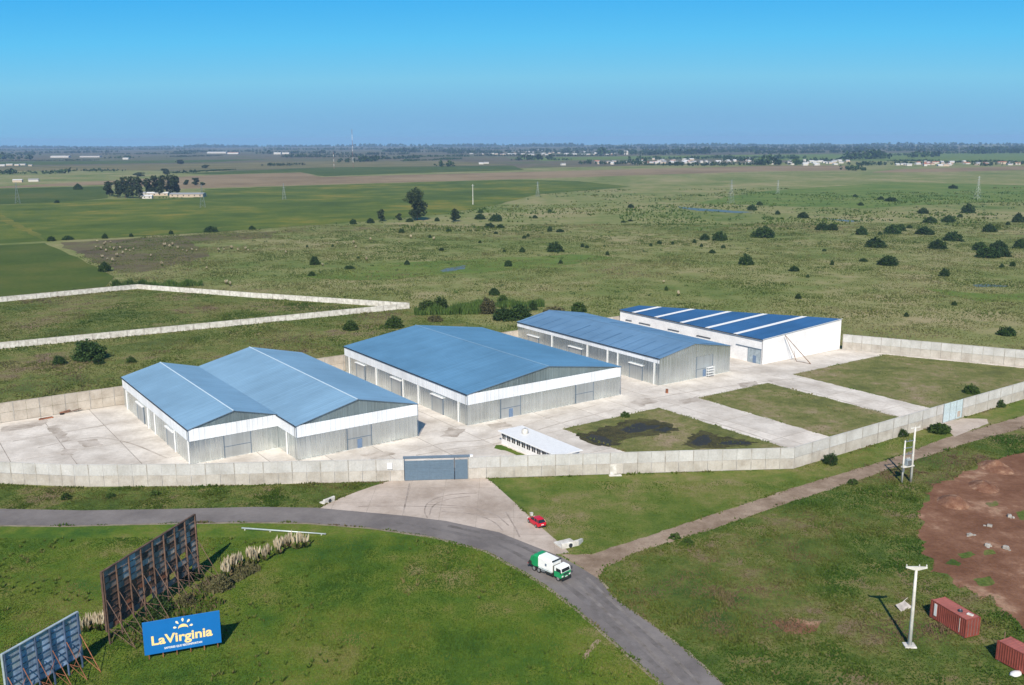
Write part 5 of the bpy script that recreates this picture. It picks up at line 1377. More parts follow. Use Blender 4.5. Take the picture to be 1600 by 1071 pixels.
# reed and cane thickets
def canes(name, P0, P1, depth, h, n, label, seed, mat='cane'):
    rs = np.random.RandomState(seed)
    u = rs.rand(n); v = rs.uniform(-depth, depth, n)
    a, L = along(P0, P1)
    B = np.stack([u * L, v, np.zeros(n)], 1)
    hh = h * rs.uniform(.55, 1.1, n) * (.75 + .25 * np.sin(u * 17 + seed))
    lean = rs.normal(scale=.18, size=(n, 2)) * hh[:, None]
    T_ = B + np.stack([lean[:, 0], lean[:, 1], hh], 1)
    w = .16 * rs.uniform(.7, 1.5, n)
    ang_ = rs.uniform(0, math.pi, n)
    d = np.stack([np.cos(ang_) * w, np.sin(ang_) * w, np.zeros(n)], 1)
    m = (B + T_) / 2 + d * 0
    V = np.stack([B - d * .5, B + d * .5, m + d, T_, m - d], 1).reshape(-1, 3)
    F = np.arange(5 * n).reshape(n, 5)
    o = link_mesh(name, np_mesh(name, V, F, np.repeat(rs.rand(n), 5)), M[mat], None, (P0[0], P0[1], 0), a)
    return tag(o, label, 'reeds', kind='stuff')


canes('reeds', (-182.61, 433.62), (-166.13, 435.14), 3.0, 3.6, 1600, 'bright green reeds behind the outer wall bend', 1)
canes('reeds', (-163.85, 432.14), (-143.62, 438.50), 3.0, 3.4, 1800, 'second bright green reed bed right of the outer wall bend', 2)
canes('reeds', (-37.35, 360.89), (-12.33, 363.10), 4.0, 4.0, 2600, 'pale green canes in the thicket behind the middle roofs', 3)
canes('dry_grass', (-45.72, 130.24), (-40.72, 138.85), 2.2, 1.0, 1300, 'dry brown grass along the ditch below the pampas row', 9, 'leaf_dry')
canes('dry_grass', (-51.97, 115.61), (-43.96, 128.21), 3.0, .9, 2200, 'rank brownish grass around the billboard feet', 10, 'weed')
canes('reeds', (-20.43, 376.36), (12.94, 378.58), 4.0, 3.0, 1600, 'green canes behind the dark thicket bushes', 4)

# pampas grass
def pampas_mesh(seed, n=17, h=2.6):
    rs = np.random.RandomState(seed); V = []; F = []; T_ = []
    V2 = []; F2 = []; T2 = []
    for k in range(n * 3):
        a = rs.uniform(0, 6.28); r = rs.uniform(.3, 1.1); hh = rs.uniform(.5, 1.0) * h * .55; w = .05
        b = len(V); V += [(-w * math.sin(a), w * math.cos(a), 0), (w * math.sin(a), -w * math.cos(a), 0), (r * .6 * math.cos(a), r * .6 * math.sin(a), hh), (r * math.cos(a), r * math.sin(a), hh * .75)]
        F.append((b, b + 1, b + 3, b + 2)); T_ += [rs.rand()] * 4
    for k in range(n):
        a = rs.uniform(0, 6.28); r = rs.uniform(.05, .75); hh = h * rs.uniform(.7, 1.05); tv = rs.rand()
        x, y = r * math.cos(a), r * math.sin(a)
        for q in range(2):
            b = len(V2); c_, s_ = math.cos(a + q * 1.57) * .11, math.sin(a + q * 1.57) * .11
            V2 += [(x * .8 - c_ * .3, y * .8 - s_ * .3, hh * .45), (x * .8 + c_ * .3, y * .8 + s_ * .3, hh * .45), (x + c_, y + s_, hh * .75), (x * 1.1, y * 1.1, hh), (x - c_, y - s_, hh * .75)]
            F2.append(tuple(range(b, b + 5))); T2 += [tv] * 5
    return np_mesh('leaves', V, F, T_), np_mesh('plumes', V2, F2, T2)


PAM = [pampas_mesh(s_) for s_ in (5, 6, 7)]
for l_, p_ in PAM: l_.materials.append(M['weed']); p_.materials.append(M['plume'])
def pampas(p, s, label, group, k):
    t = empty('pampas_clump', (p[0], p[1], 0), rnd.uniform(0, 6), label, 'pampas grass', group); t.scale = (s, s, s)
    link_mesh('leaves', PAM[k % 3][0], None, t); link_mesh('plumes', PAM[k % 3][1], None, t)
    return t


ROWP = [(-44.05, 135.52), (-43.72, 137.07), (-42.92, 137.06), (-42.37, 138.64), (-41.61, 139.55), (-40.93, 140.01), (-40.51, 141.90), (-39.57, 141.41), (-39.11, 142.84), (-38.68, 144.06), (-37.57, 143.31), (-36.99, 144.78), (-36.26, 145.27), (-35.32, 145.26), (-34.49, 145.75), (-33.81, 146.50)]
for k, p in enumerate(ROWP):
    pampas((p[0] + rnd.uniform(-.5, .5), p[1] + rnd.uniform(-.9, .9)), rnd.uniform(.78, 1.15), 'cream plumed pampas clump in the row by the fallen pole, %s from the billboard' % ORD[k], 'pampas row by the fallen pole', k)
for k, p in enumerate([(-58.00, 118.52), (-57.69, 119.21), (-57.14, 119.55), (-56.14, 118.85), (-56.06, 119.90)]):
    pampas(p, rnd.uniform(.85, 1.1), 'cream pampas clump between the two rear facing billboards, %s from the blue one' % ORD[k], 'pampas between the billboards', k)
rg = random.Random(21)
FARP = [(-261.39, 599.26), (-253.52, 588.20), (-262.42, 614.28), (-245.92, 577.54), (-250.88, 595.24), (-244.04, 584.36), (-228.56, 550.91), (-242.93, 591.36), (-230.31, 563.68), (-235.09, 580.57), (-231.35, 577.02), (-231.70, 583.91), (-234.59, 544.97), (-227.85, 535.76), (-221.32, 526.86), (-275.58, 634.58), (-266.54, 626.16), (-264.80, 630.10), (-220.41, 605.13), (-214.49, 597.53), (-216.38, 608.74), (-206.71, 590.04), (-199.93, 579.31), (-195.28, 572.36), (-194.41, 579.11), (-191.66, 579.02), (-187.67, 509.22), (-208.66, 550.23), (-159.29, 495.32), (-176.85, 575.08), (-175.77, 581.90), (-173.06, 588.82), (-166.10, 578.10), (-163.30, 584.93), (-158.89, 574.44), (-133.60, 563.56), (-100.94, 506.48), (-113.39, 620.27), (-101.86, 615.90), (-97.00, 593.20), (-93.96, 635.68), (-73.28, 622.68), (-68.75, 651.67), (-51.95, 638.19), (-80.56, 527.98), (-132.83, 440.22), (-129.87, 436.13), (70.95, 401.35), (70.51, 438.64)]
by_rows([pampas(p, rg.uniform(.55, 1.15), 'x', 'pale pampas clumps in the marsh', k) for k, p in enumerate(FARP)], 'pale pampas clump in the dry marsh, %s from the left in the %s band', ['nearest', 'middle', 'farthest'])

# eucalyptus
def euca(p, wpx, hpx, label, seed, group=None, name='eucalyptus_tree', lobes=5, leafn=70):
    s = PXM(p); R_, Ht = wpx * s / 2, hpx * s
    rs = np.random.RandomState(seed); Vs = []; Fs = []; Ts = []; off = 0
    for k in range(lobes):
        z = Ht * (.16 + .72 * (k + .5) / lobes) ; a = rs.uniform(0, 6.28); r = R_ * rs.uniform(.15, .5) * (1 if k < lobes - 1 else .3)
        V, F, T_ = crown_arrays(seed * 11 + k, R_ * rs.uniform(.5, .72), R_ * rs.uniform(.5, .72), Ht * rs.uniform(.14, .2), z, 34, int(leafn / 5), max(.6, .8 * s), dome=False, spread=.34)
        V = V + np.array([r * math.cos(a), r * math.sin(a), 0]); Vs.append(V); Fs.append(F + off); Ts.append(T_); off += len(V)
    t = empty(name, (p[0], p[1], 0), 0, label, 'tree', group)
    link_mesh('crown', np_mesh('crown', np.concatenate(Vs), np.concatenate(Fs), np.concatenate(Ts)), M['leaf_euca'], t)
    link_mesh('trunk', trunk_mesh(Ht * .75, max(.3, R_ * .06), seed, 7, R_ * .6, Ht * .12), M['bark'], t)


euca((-79.14, 804.89), 37, 49, 'tall lone eucalyptus standing at the soy field edge', 51, lobes=8, leafn=110)
euca((-107.59, 796.52), 13, 18, 'small tree left of the tall lone eucalyptus', 52, name='small_tree')
euca((-94.27, 805.64), 11, 11, 'short bushy tree beside the tall lone eucalyptus', 53, name='small_tree', lobes=3)
euca((-46.58, 790.32), 16, 20, 'slender tree right of the tall lone eucalyptus', 54, name='small_tree')
for k, (p, w, h) in enumerate([((-495.08, 1188.67), 18, 22), ((-474.07, 1160.09), 17, 26), ((-459.24, 1145.98), 20, 31), ((-449.85, 1145.33), 20, 32), ((-436.26, 1131.62), 18, 33), ((-457.25, 1214.30), 17, 24), ((-448.96, 1213.69), 19, 30), ((-433.77, 1198.27), 20, 30), ((-429.11, 1212.24), 20, 31), ((-426.01, 1226.66), 18, 28)]):
    euca(p, w, h, 'dark eucalyptus in the farm grove, %s from the left' % ORD[k], 60 + k, 'eucalyptus grove at the farm', leafn=80)
for k, (p, w, h) in enumerate([((-501.71, 1493.35), 10, 8), ((-483.85, 1480.95), 14, 12), ((-473.75, 1480.06), 8, 5), ((-992.54, 2910.82), 16, 7), ((-711.65, 1989.88), 16, 9), ((-777.32, 2468.66), 14, 5), ((-723.63, 1883.29), 20, 6)]):
    euca(p, w, h, 'dark tree out in the fields behind the farm, %s of the scatter' % ORD[k], 80 + k, 'field trees behind the farm', 'field_tree', 3, 50)

# ------------------------------------------------------------------ farm, town, towers
def house(p, w, d, h, rise, rz, wm, rm, label, group=None, name='house', cat='house', wins=0):
    t = empty(name, (p[0], p[1], 0), rz, label, cat, group)
    MB().box(-w / 2, w / 2, -d / 2, d / 2, 0, h).build('wall', M[wm], t)
    o_ = .4
    MB().add([(-w / 2 - o_, -d / 2 - o_, h), (w / 2 + o_, -d / 2 - o_, h), (w / 2 + o_, 0, h + rise), (-w / 2 - o_, 0, h + rise), (-w / 2 - o_, d / 2 + o_, h), (w / 2 + o_, d / 2 + o_, h)],
             [(0, 1, 2, 3), (3, 2, 5, 4), (0, 3, 4), (1, 5, 2)]).build('roof', M[rm], t)
    for k in range(wins):
        x = -w / 2 + w * (k + .5) / wins
        MB().box(x - .6, x + .6, -d / 2 - .05, -d / 2 + .02, h * .35, h * .8).build('window', M['glassdark'], t)
    return t


house((-391.80, 1167.67), 40, 14, 3.6, 1.6, .0, 'wall2', 'greyroof', 'long low white farm shed right of the eucalyptus grove', None, 'farm_shed', 'shed', 6)
house((-429.43, 1137.50), 11, 7, 3, 1.5, .1, 'wall1', 'whiteroof', 'small white farmhouse below the eucalyptus grove', None, 'farmhouse', 'house', 2)
house((-439.50, 1198.68), 26, 8, 3, 1.6, .05, 'wall2', 'whiteroof', 'cream farm building half hidden by the grove', None, 'farmhouse', 'house', 4)
house((-454.51, 1185.77), 8, 7, 4, 1.5, .4, 'wall1', 'greyroof', 'small grey roofed farm outbuilding among the trunks', None, 'farmhouse', 'house', 1)
house((-2003.60, 4321.78), 80, 26, 6, 2, 0, 'wall1', 'whiteroof', 'wide white shed alone on the far plain at left', None, 'far_shed', 'shed')
house((-1894.89, 4379.96), 90, 26, 4.5, 2, 0, 'wall1', 'greyroof', 'long grey shed on the far plain behind trees', None, 'far_shed', 'shed')
house((-1494.61, 3768.45), 22, 12, 5, 2, 0, 'wall1', 'whiteroof', 'little white farmhouse on the far plain', None, 'far_house', 'house')
house((-1709.22, 5660.01), 110, 40, 8, 2, 0, 'wall1', 'whiteroof', 'long white factory on the far plain', None, 'far_shed', 'shed')
house((-1522.08, 5329.94), 60, 30, 8, 2, 0, 'wall1', 'tileroof', 'white factory with red roof on the far plain', None, 'far_shed', 'shed')
house((-1229.33, 5118.44), 38, 24, 9, 2, 0, 'wall1', 'whiteroof', 'white hall left of the distant town', None, 'far_shed', 'shed')
house((-1213.03, 5237.55), 38, 24, 8, 2, 0, 'wall1', 'greyroof', 'second white hall left of the distant town', None, 'far_shed', 'shed')
house((530.88, 4498.25), 18, 14, 16, 2, 0, 'wall1', 'whiteroof', 'tall white block above the middle of the town', None, 'far_block', 'building')
FL = ['tiny pale house of the far left hamlet, %s from the left' % q for q in ORD[:5]] + ['tiny pale house right of the lone eucalyptus top', 'second tiny pale house right of the lone eucalyptus top', 'tiny pale shed in the left straw strip', 'second tiny pale shed in the left straw strip']
for k, p in enumerate([(-1448.10, 2760.81), (-1466.47, 2835.44), (-1422.05, 2792.09), (-1444.04, 2869.11), (-1361.27, 2747.27), (-85.29, 2757.86), (-72.65, 2833.31), (-831.99, 1629.76), (-816.93, 1654.10)]):
    house(p, rg.uniform(9, 18), 8, 3.5, 1.5, rg.uniform(-.3, .3), rg.choice(['wall1', 'wall2']), rg.choice(['greyroof', 'whiteroof']), FL[k], 'farm buildings in the far fields', 'far_house', 'house')


TOWN = [(-72.69, 4736.03), (-36.65, 4596.34), (-47.58, 4599.42), (-202.14, 4959.40), (-7.89, 4784.57), (-17.73, 5181.45), (-111.95, 5106.31), (-91.13, 4855.14), (-212.76, 5137.66), (-139.56, 4646.47), (-47.36, 5138.01), (-40.78, 5162.22), (355.23, 5396.06), (4.48, 4563.96), (121.74, 5329.01), (462.74, 4435.66), (139.05, 4445.56), (270.96, 4702.79), (100.21, 4476.20), (323.31, 4394.89), (484.27, 5100.85), (209.22, 5386.40), (89.97, 5577.43), (157.04, 4828.00), (5.34, 4780.69), (189.17, 5195.96), (425.64, 4889.86), (169.14, 4968.83), (409.95, 5467.43), (566.53, 5474.59), (359.61, 4505.43), (12.58, 4667.62), (190.63, 4841.42), (10.05, 5636.30), (88.38, 4459.50), (100.11, 4664.21), (432.85, 4384.31), (189.62, 5115.66), (257.93, 4597.33), (57.22, 4698.47), (379.94, 4479.17), (21.00, 4498.08), (53.94, 5185.38), (289.44, 4443.83), (163.98, 4478.65), (298.79, 5133.82), (183.35, 5365.98), (49.35, 5469.52), (319.95, 4356.96), (99.65, 5605.32), (502.29, 4794.49), (229.14, 5265.58), (288.02, 4546.48), (244.95, 5020.64), (30.01, 4515.82), (21.02, 4989.53), (474.45, 5326.56), (343.51, 4408.99), (323.36, 2726.30), (254.92, 2856.96), (248.87, 2716.40), (284.55, 2851.67), (375.33, 2694.97), (390.88, 2832.71), (303.64, 2744.91), (319.67, 2904.28), (313.06, 2957.93), (278.37, 2667.33), (379.77, 2770.50), (321.01, 2886.97), (257.99, 2924.15), (342.37, 2693.14), (282.88, 2733.22), (348.80, 2752.52), (329.19, 2732.89), (285.56, 2755.71), (452.89, 2958.73), (532.56, 2823.81), (416.39, 2702.89), (518.94, 2885.07), (391.90, 2934.50), (430.18, 2850.47), (459.75, 2764.39), (497.02, 2765.72), (452.31, 2863.22), (511.88, 2747.47), (435.34, 2753.02), (552.37, 2820.25), (544.43, 2673.66), (497.89, 2923.69), (399.54, 2759.24), (590.46, 2941.94), (514.16, 2810.73), (583.60, 3144.20), (545.25, 2880.25), (540.67, 2987.66), (495.14, 2781.89), (503.37, 2812.65), (428.86, 3185.54), (469.69, 2851.69), (422.57, 2843.53), (578.05, 3240.09), (520.09, 3116.40), (437.77, 3204.65), (490.76, 3152.55), (479.84, 3271.30), (501.62, 3013.65), (511.20, 2886.49), (409.08, 2726.79), (401.33, 3023.42), (670.91, 2999.92), (577.64, 2712.97), (761.43, 3313.18), (798.17, 3249.08), (734.31, 3044.73), (640.53, 2628.29), (770.43, 2971.52), (728.46, 2813.26), (738.52, 3217.77), (703.68, 2876.91), (701.13, 2610.97), (744.32, 3033.13), (877.38, 3322.96), (614.54, 2893.37), (788.20, 3207.49), (657.11, 2661.86), (685.21, 2978.58), (681.15, 3094.49), (808.49, 3001.58), (709.15, 2638.38), (760.16, 3108.85), (786.73, 2914.01), (713.66, 3068.28), (787.28, 2913.91), (660.43, 2946.76), (608.37, 2851.74), (897.22, 2866.96), (845.38, 2531.59), (780.70, 2723.75), (753.07, 2487.04), (964.27, 2889.45), (898.80, 2974.69), (987.50, 2850.14), (886.71, 2744.30), (866.72, 2663.00), (989.05, 2985.36), (947.09, 2849.04), (901.96, 2831.79), (825.76, 2715.83), (885.66, 2817.94), (884.52, 2667.42), (838.95, 2913.09), (781.43, 2488.98), (916.34, 2692.22), (739.04, 2576.53), (837.47, 2683.13), (869.63, 2640.26), (787.13, 2494.58), (867.78, 2804.53), (987.25, 2920.90), (771.62, 2536.93), (737.24, 2542.56), (1091.80, 2545.46), (1003.53, 2446.89), (1159.37, 2642.10), (1054.72, 2517.38), (1083.86, 2581.97), (1014.10, 2510.60), (1160.38, 2672.28), (992.78, 2435.92), (1072.63, 2474.50), (983.07, 2469.47), (1048.80, 2371.65), (1150.81, 2681.67), (1139.62, 2615.84), (1019.39, 2388.34), (1136.98, 2646.01), (987.48, 2405.59), (1068.84, 2481.68), (1177.37, 2654.03), (1225.43, 2699.54), (1102.17, 2571.75), (1157.06, 2711.80), (1095.98, 2425.75), (1240.41, 2658.13), (1152.30, 2591.81), (1142.91, 2523.14), (1203.23, 2561.68), (1045.22, 2452.99), (1066.37, 2475.52), (1062.57, 2369.51), (1115.26, 2474.10), (1211.21, 2471.55), (1183.83, 2417.99), (1302.50, 2587.69), (1231.95, 2521.96), (1323.17, 2569.68), (1253.14, 2438.65), (1175.12, 2444.87), (1248.70, 2596.98), (1295.44, 2553.06), (1294.53, 2477.70), (200.78, 6435.14), (139.96, 6501.46), (149.89, 6716.01), (333.16, 6423.83), (188.27, 6745.44), (138.66, 2599.07)]
rg = random.Random(33)
for k, p in enumerate(TOWN):
    far = p[1] > 3800
    w = rg.uniform(10, 20) if far else rg.uniform(7, 15)
    red = (not far) and p[0] / p[1] > .40 and rg.random() < .45
    rm = 'tileroof' if red else rg.choice(['whiteroof', 'whiteroof', 'greyroof', 'whiteroof', 'tileroof' if rg.random() < .5 else 'greyroof'])
    nm = 'town in the far distance'
    lab = 'tiny red tiled house at the distant town edge' if rm == 'tileroof' else ('tiny white roofed house in the distant town' if rm == 'whiteroof' else 'tiny grey roofed house in the distant town')
    house(p, w, rg.uniform(8, 12), rg.uniform(2.8, 5.2), rg.uniform(1.0, 2.2), rg.uniform(-.5, .5), rg.choice(['wall1', 'wall1', 'wall2']), rm, lab, 'houses of the distant town' if rm != 'tileroof' else 'red tiled houses of the distant town', 'town_house', 'house', 0)

# lattice pylons and masts
def pylon(p, hpx, label, wbase=None):
    s = PXM(p); H_ = hpx * s; w = (wbase or H_ * .11)
    t = empty('lattice_pylon', (p[0], p[1], 0), rnd.uniform(.1, .5), label, 'pylon', 'power line pylons')
    m_ = MB(); br = MB()
    lv = [0, .2, .38, .54, .68, .8, .9, 1.0]
    wd = lambda u: w * (1 - .82 * min(1, u / .8))
    for sx in (-1, 1):
        for sy in (-1, 1):
            leg = MB()
            for a_, b_ in zip(lv[:-1], lv[1:]): leg.bar((sx * wd(a_), sy * wd(a_), a_ * H_), (sx * wd(b_), sy * wd(b_), b_ * H_), .09)
            leg.build('leg', M['steel'], t)
    for a_, b_ in zip(lv[:-1], lv[1:]):
        for (ax, ay, bx, by) in ((-1, -1, 1, -1), (1, -1, 1, 1), (1, 1, -1, 1), (-1, 1, -1, -1)):
            br.bar((ax * wd(a_), ay * wd(a_), a_ * H_), (bx * wd(b_), by * wd(b_), b_ * H_), .05)
            br.bar((bx * wd(a_), by * wd(a_), a_ * H_), (ax * wd(b_), ay * wd(b_), b_ * H_), .05)
    br.build('bracing', M['steel'], t)
    for u in (.74, .85, .95):
        MB().bar((-w * 1.3, 0, u * H_), (w * 1.3, 0, u * H_), .09).build('cross_arm', M['steel'], t)


pylon((-541.76, 1056.24), 28, 'lattice pylon at the left photo edge')
pylon((-311.79, 971.11), 34, 'lattice pylon right of the farm shed')
pylon((-261.39, 1107.33), 24, 'lattice pylon in the soy field left of the lone eucalyptus')
pylon((31.12, 1144.43), 23, 'lattice pylon on the marsh edge behind the widest warehouse')
pylon((229.89, 1007.37), 35, 'lattice pylon at the long pale water')
pylon((327.47, 1185.29), 20, 'lattice pylon farther right of the long water')
pylon((510.91, 1055.22), 32, 'lattice pylon nearest the right photo edge')
p = (-40.16, 1003.65)
t = empty('concrete_mast', (p[0], p[1], 0), 0, 'single pale pole standing right of the lone eucalyptus', 'pole')
MB().tube((0, 0, 0), (0, 0, 21), .42, .25, 10).build('shaft', M['pole'], t); MB().box(-1.6, 1.6, -.15, .15, 19.6, 19.9).build('cross_arm', M['steel'], t)
for p, h, lab in (((-393.41, 2413.03), 95, 'tall red and white radio mast left of the town'), ((-432.12, 2362.98), 40, 'short thin radio mast left of the tall one')):
    t = empty('radio_mast', (p[0], p[1], 0), 0, lab, 'mast', 'radio masts')
    for k in range(7): MB().tube((0, 0, h * k / 7), (0, 0, h * (k + 1) / 7), .4, .4, 6).build('section', M['white'] if k % 2 else M['rust'], t)

# ------------------------------------------------------------------ tree belts far away
def belt(P0, P1, hpx, label, seed, depth=25.0, gap=1.0):
    rs = np.random.RandomState(seed)
    P0, P1 = np.array(P0), np.array(P1)
    L = np.linalg.norm(P1 - P0); s = PXM(P0)
    h = hpx * s; n = int(min(1300, max(8, L / (h * .30) * gap)))
    u = rs.rand(n); base = P0[None] + (P1 - P0)[None] * u[:, None] + rs.normal(scale=depth, size=(n, 2)) * [.3, 1]
    dens = vnoise(u * L, u * 0, L / 6 + 1, seed)
    hh = h * rs.uniform(.45, 1.05, n) * (.55 + .6 * dens)
    per = 20
    C = np.repeat(base, per, 0); hk = np.repeat(hh, per)
    d = rs.normal(size=(n * per, 3)); d /= np.linalg.norm(d, axis=1)[:, None]; d *= rs.uniform(.5, 1, n * per)[:, None]
    X = np.stack([C[:, 0] + d[:, 0] * hk * .42, C[:, 1] + d[:, 1] * hk * .42, hk * .52 + d[:, 2] * hk * .46], 1)
    V, F = leaf_quads(X, np.maximum(.9, hk * .22), rs)
    o = link_mesh('treeline', np_mesh('treeline', V - np.array([P0[0], P0[1], 0]), F, np.repeat(np.clip(rs.rand(n * per) * .6 + np.repeat(rs.rand(n), per) * .4, 0, 1), 4)), M['leaf_dark'], None, (P0[0], P0[1], 0))
    return tag(o, label, 'trees', kind='stuff')


BELTS = [((325.80, 2582.43), (441.91, 2563.63), 5), ((452.82, 3414.49), (680.08, 3425.42), 5), ((665.83, 3048.45), (811.88, 3068.56), 7), ((878.83, 3322.65), (1023.02, 3350.17), 8), ((1388.44, 3893.55), (1683.60, 3985.24), 6), ((1853.41, 4320.91), (2319.15, 4394.68), 7), ((166.28, 4125.31), (439.74, 4141.24), 3.5), ((-163.10, 4209.53), (59.18, 4240.60), 4), ((1503.55, 5839.50), (2468.29, 6037.49), 6), ((-331.59, 5097.54), (539.48, 5083.06), 5), ((526.22, 4957.85), (1282.61, 5110.48), 7), ((1047.15, 2639.23), (1191.98, 2651.46), 4), ((-989.66, 4713.94), (-501.17, 4792.54), 5), ((-2221.76, 5283.17), (-1774.90, 5405.51), 3.5), ((-2659.90, 5057.52), (-2492.11, 5123.49), 6), ((-2177.13, 3846.97), (-1907.81, 3856.01), 10), ((-2986.91, 6061.33), (-2578.32, 6251.05), 4), ((-1637.24, 3554.27), (-1536.18, 3592.02), 2.2), ((-1638.37, 4005.40), (-1565.36, 4062.68), 5), ((-1188.64, 2045.88), (-963.14, 2078.98), 7), ((-1002.46, 2285.85), (-910.05, 2225.65), 4), ((-1035.13, 2241.88), (-1014.98, 2263.13), 4),
         ((-723.82, 2070.41), (-695.34, 2108.80), 4), ((-710.23, 2154.28), (-664.01, 2290.35), 2.5), ((-1865.36, 3542.51), (-1619.44, 3608.80), 2), ((-3742.75, 8446.24), (-3573.54, 8375.00), 4), ((-1491.93, 4282.95), (-1379.64, 4616.26), 3),
         ((-2077.62, 6085.37), (-1647.95, 6279.78), 5), ((-1388.85, 5290.11), (-997.73, 5436.53), 6), ((-963.61, 4076.17), (-530.72, 4051.52), 5), ((-531.00, 3086.45), (-445.36, 3265.34), 9), ((-489.42, 3555.45), (-364.97, 3720.94), 6), ((-356.00, 3197.25), (-184.57, 3551.91), 4), ((-661.08, 2671.97), (-592.75, 2731.22), 6), ((-195.49, 2533.50), (-154.97, 2527.26), 9),
         ((-738.27, 5642.17), (4.68, 5868.21), 7), ((-421.19, 4025.15), (-187.25, 4130.08), 4.5), ((46.42, 3327.47), (144.48, 3363.29), 11), ((2.50, 3281.90), (45.66, 3273.20), 6), ((142.11, 3307.86), (198.13, 3296.38), 4), ((192.51, 2748.66), (382.14, 2679.05), 7), ((381.08, 3104.03), (426.94, 3095.08), 8),
         ((4.82, 6044.28), (521.06, 6034.10), 6), ((383.45, 4437.71), (570.90, 4486.84), 11), ((568.43, 4289.23), (927.15, 4597.79), 10), ((835.23, 5736.59), (1584.09, 5999.28), 7), ((403.75, 2536.43), (542.61, 2481.98), 7), ((691.85, 3484.87), (940.89, 3558.21), 5), ((640.29, 2531.50), (777.41, 2542.75), 14), ((530.54, 2583.27), (653.12, 2529.42), 6),
         ((1138.44, 4534.63), (1791.92, 4937.32), 8), ((902.92, 2955.34), (1042.33, 2974.96), 7), ((1100.01, 3164.22), (1290.65, 3351.11), 14), ((863.70, 2462.89), (970.05, 2511.13), 7), ((717.02, 2058.04), (766.43, 2096.68), 9), ((1118.96, 2869.05), (1286.42, 2927.32), 4), ((2041.34, 5289.68), (2808.67, 5325.09), 7), ((1436.91, 3509.24), (1500.85, 3562.39), 9),
         ((1532.19, 3625.66), (1617.27, 3678.02), 11), ((2015.61, 4272.42), (2037.78, 4265.80), 5), ((2602.33, 5406.42), (3449.31, 5815.26), 6), ((1199.25, 2728.08), (1476.75, 2758.95), 4), ((1151.92, 2385.80), (1210.04, 2407.52), 6), ((1270.31, 2495.13), (1393.08, 2508.62), 5),
         ((-7421.09, 12561.51), (-2918.53, 11132.91), 4), ((-4055.26, 12369.14), (700.03, 10516.64), 5), ((8.50, 10414.89), (3254.11, 9873.53), 5), ((2462.04, 9331.34), (6179.39, 9385.60), 6), ((-4759.47, 8051.14), (-2839.25, 8655.76), 3), ((-1912.44, 7675.75), (6.17, 7650.27), 5), ((494.19, 7421.48), (2824.94, 7142.13), 5), ((2638.34, 6669.49), (4339.98, 6934.82), 6)]
for k, (a_, b_, h_) in enumerate(BELTS):
    belt(a_, b_, h_, 'distant blue green tree belt on the far plain', 300 + k, 25 if a_[1] < 6000 else 120, 1.5)
for o in [o for o in bpy.data.objects if o.name.startswith('treeline')]:
    o['group'] = 'tree belts on the far plain'

# ------------------------------------------------------------------ grass, weeds, tussocks
def tufts(name, X, Y, H_, mat, label, tint, blades=4, spread=.55, wid=.16, seed=1, z=.0):
    rs = np.random.RandomState(seed); n = len(X)
    k = np.repeat(np.arange(n), blades)
    a = rs.uniform(0, 2 * math.pi, len(k)); r = rs.uniform(.2, 1, len(k)) * spread
    h = H_[k] * rs.uniform(.6, 1.15, len(k))
    B = np.stack([X[k] + np.cos(a) * r * .3 * h, Y[k] + np.sin(a) * r * .3 * h, np.full(len(k), z)], 1)
    T_ = np.stack([X[k] + np.cos(a) * r * h * 1.3, Y[k] + np.sin(a) * r * h * 1.3, z + h], 1)
    w = h * wid * rs.uniform(.7, 1.3, len(k)) + .02
    d = np.stack([-np.sin(a) * w, np.cos(a) * w, np.zeros(len(k))], 1)
    V = np.stack([B - d, B + d, T_], 1).reshape(-1, 3)
    F = np.arange(3 * len(k)).reshape(-1, 3)
    tt = np.clip(tint[k] + rs.normal(scale=.10, size=len(k)), 0, 1)
    o = link_mesh(name, np_mesh(name, V, F, np.repeat(tt, 3)), M[mat])
    return tag(o, label, 'grass', kind='stuff')


def scatter(n, box, inside, outside, seed, bias=1.0):
    rs = np.random.RandomState(seed)
    X = rs.uniform(box[0], box[1], n); u = rs.rand(n) ** bias
    Y = box[2] + (box[3] - box[2]) * u
    ok = np.abs(X) < Y * .60 + 6
    if inside is not None:
        q = np.zeros(n, dtype=bool)
        for P in inside: q |= inpoly(X, Y, P)
        ok &= q
    for P in outside: ok &= ~inpoly(X, Y, P)
    return X[ok], Y[ok]


HARD = [ROAD, TRACK, APRON, LOT, YW]
X, Y = scatter(150000, (-95, 30, 86, 150), [LEFT_LAWN], HARD, 1)
n1 = vnoise(X, Y, 9, 1) * .6 + vnoise(X, Y, 2.3, 2) * .4
tufts('lawn_grass', X, Y, .10 + .22 * n1 ** 2, 'blade', 'short green grass covering the lawn inside the road bend', np.clip((vnoise(X, Y, 13, 3) * .6 + vnoise(X, Y, 3, 4) * .4 - .5) * 1.7 + .42, 0, 1), 4, .7, .28, 1)
X, Y = scatter(210000, (5, 140, 86, 240), None, HARD + [LEFT_LAWN], 2, 1.3)
X, Y = X[Y < 205 + X * .0], Y[Y < 205 + X * .0]
keep = (Y < 176) | (X > 55)
X, Y = X[keep], Y[keep]
right = ~inpoly(X, Y, [(-5.42, 178.79), (19.39, 180.34), (56.72, 182.92), (86.60, 205.19), (130.55, 234.89)] + TRACK_TOP[:8][::-1] + [(9.04, 143.35), (-0.12, 166.39)])
n1 = vnoise(X, Y, 6, 5) * .5 + vnoise(X, Y, 2.0, 6) * .5
hgt = np.where(right, .10 + .50 * n1 ** 2, .07 + .20 * n1 ** 2)
tn = np.clip((vnoise(X, Y, 12, 7) * .65 + vnoise(X, Y, 3.5, 8) * .35 - .5) * 1.9 + .42, 0, 1)
tufts('weeds', X[right], Y[right], hgt[right], 'weed', 'rank weeds covering the field right of the road', tn[right], 5, .75, .26, 2)
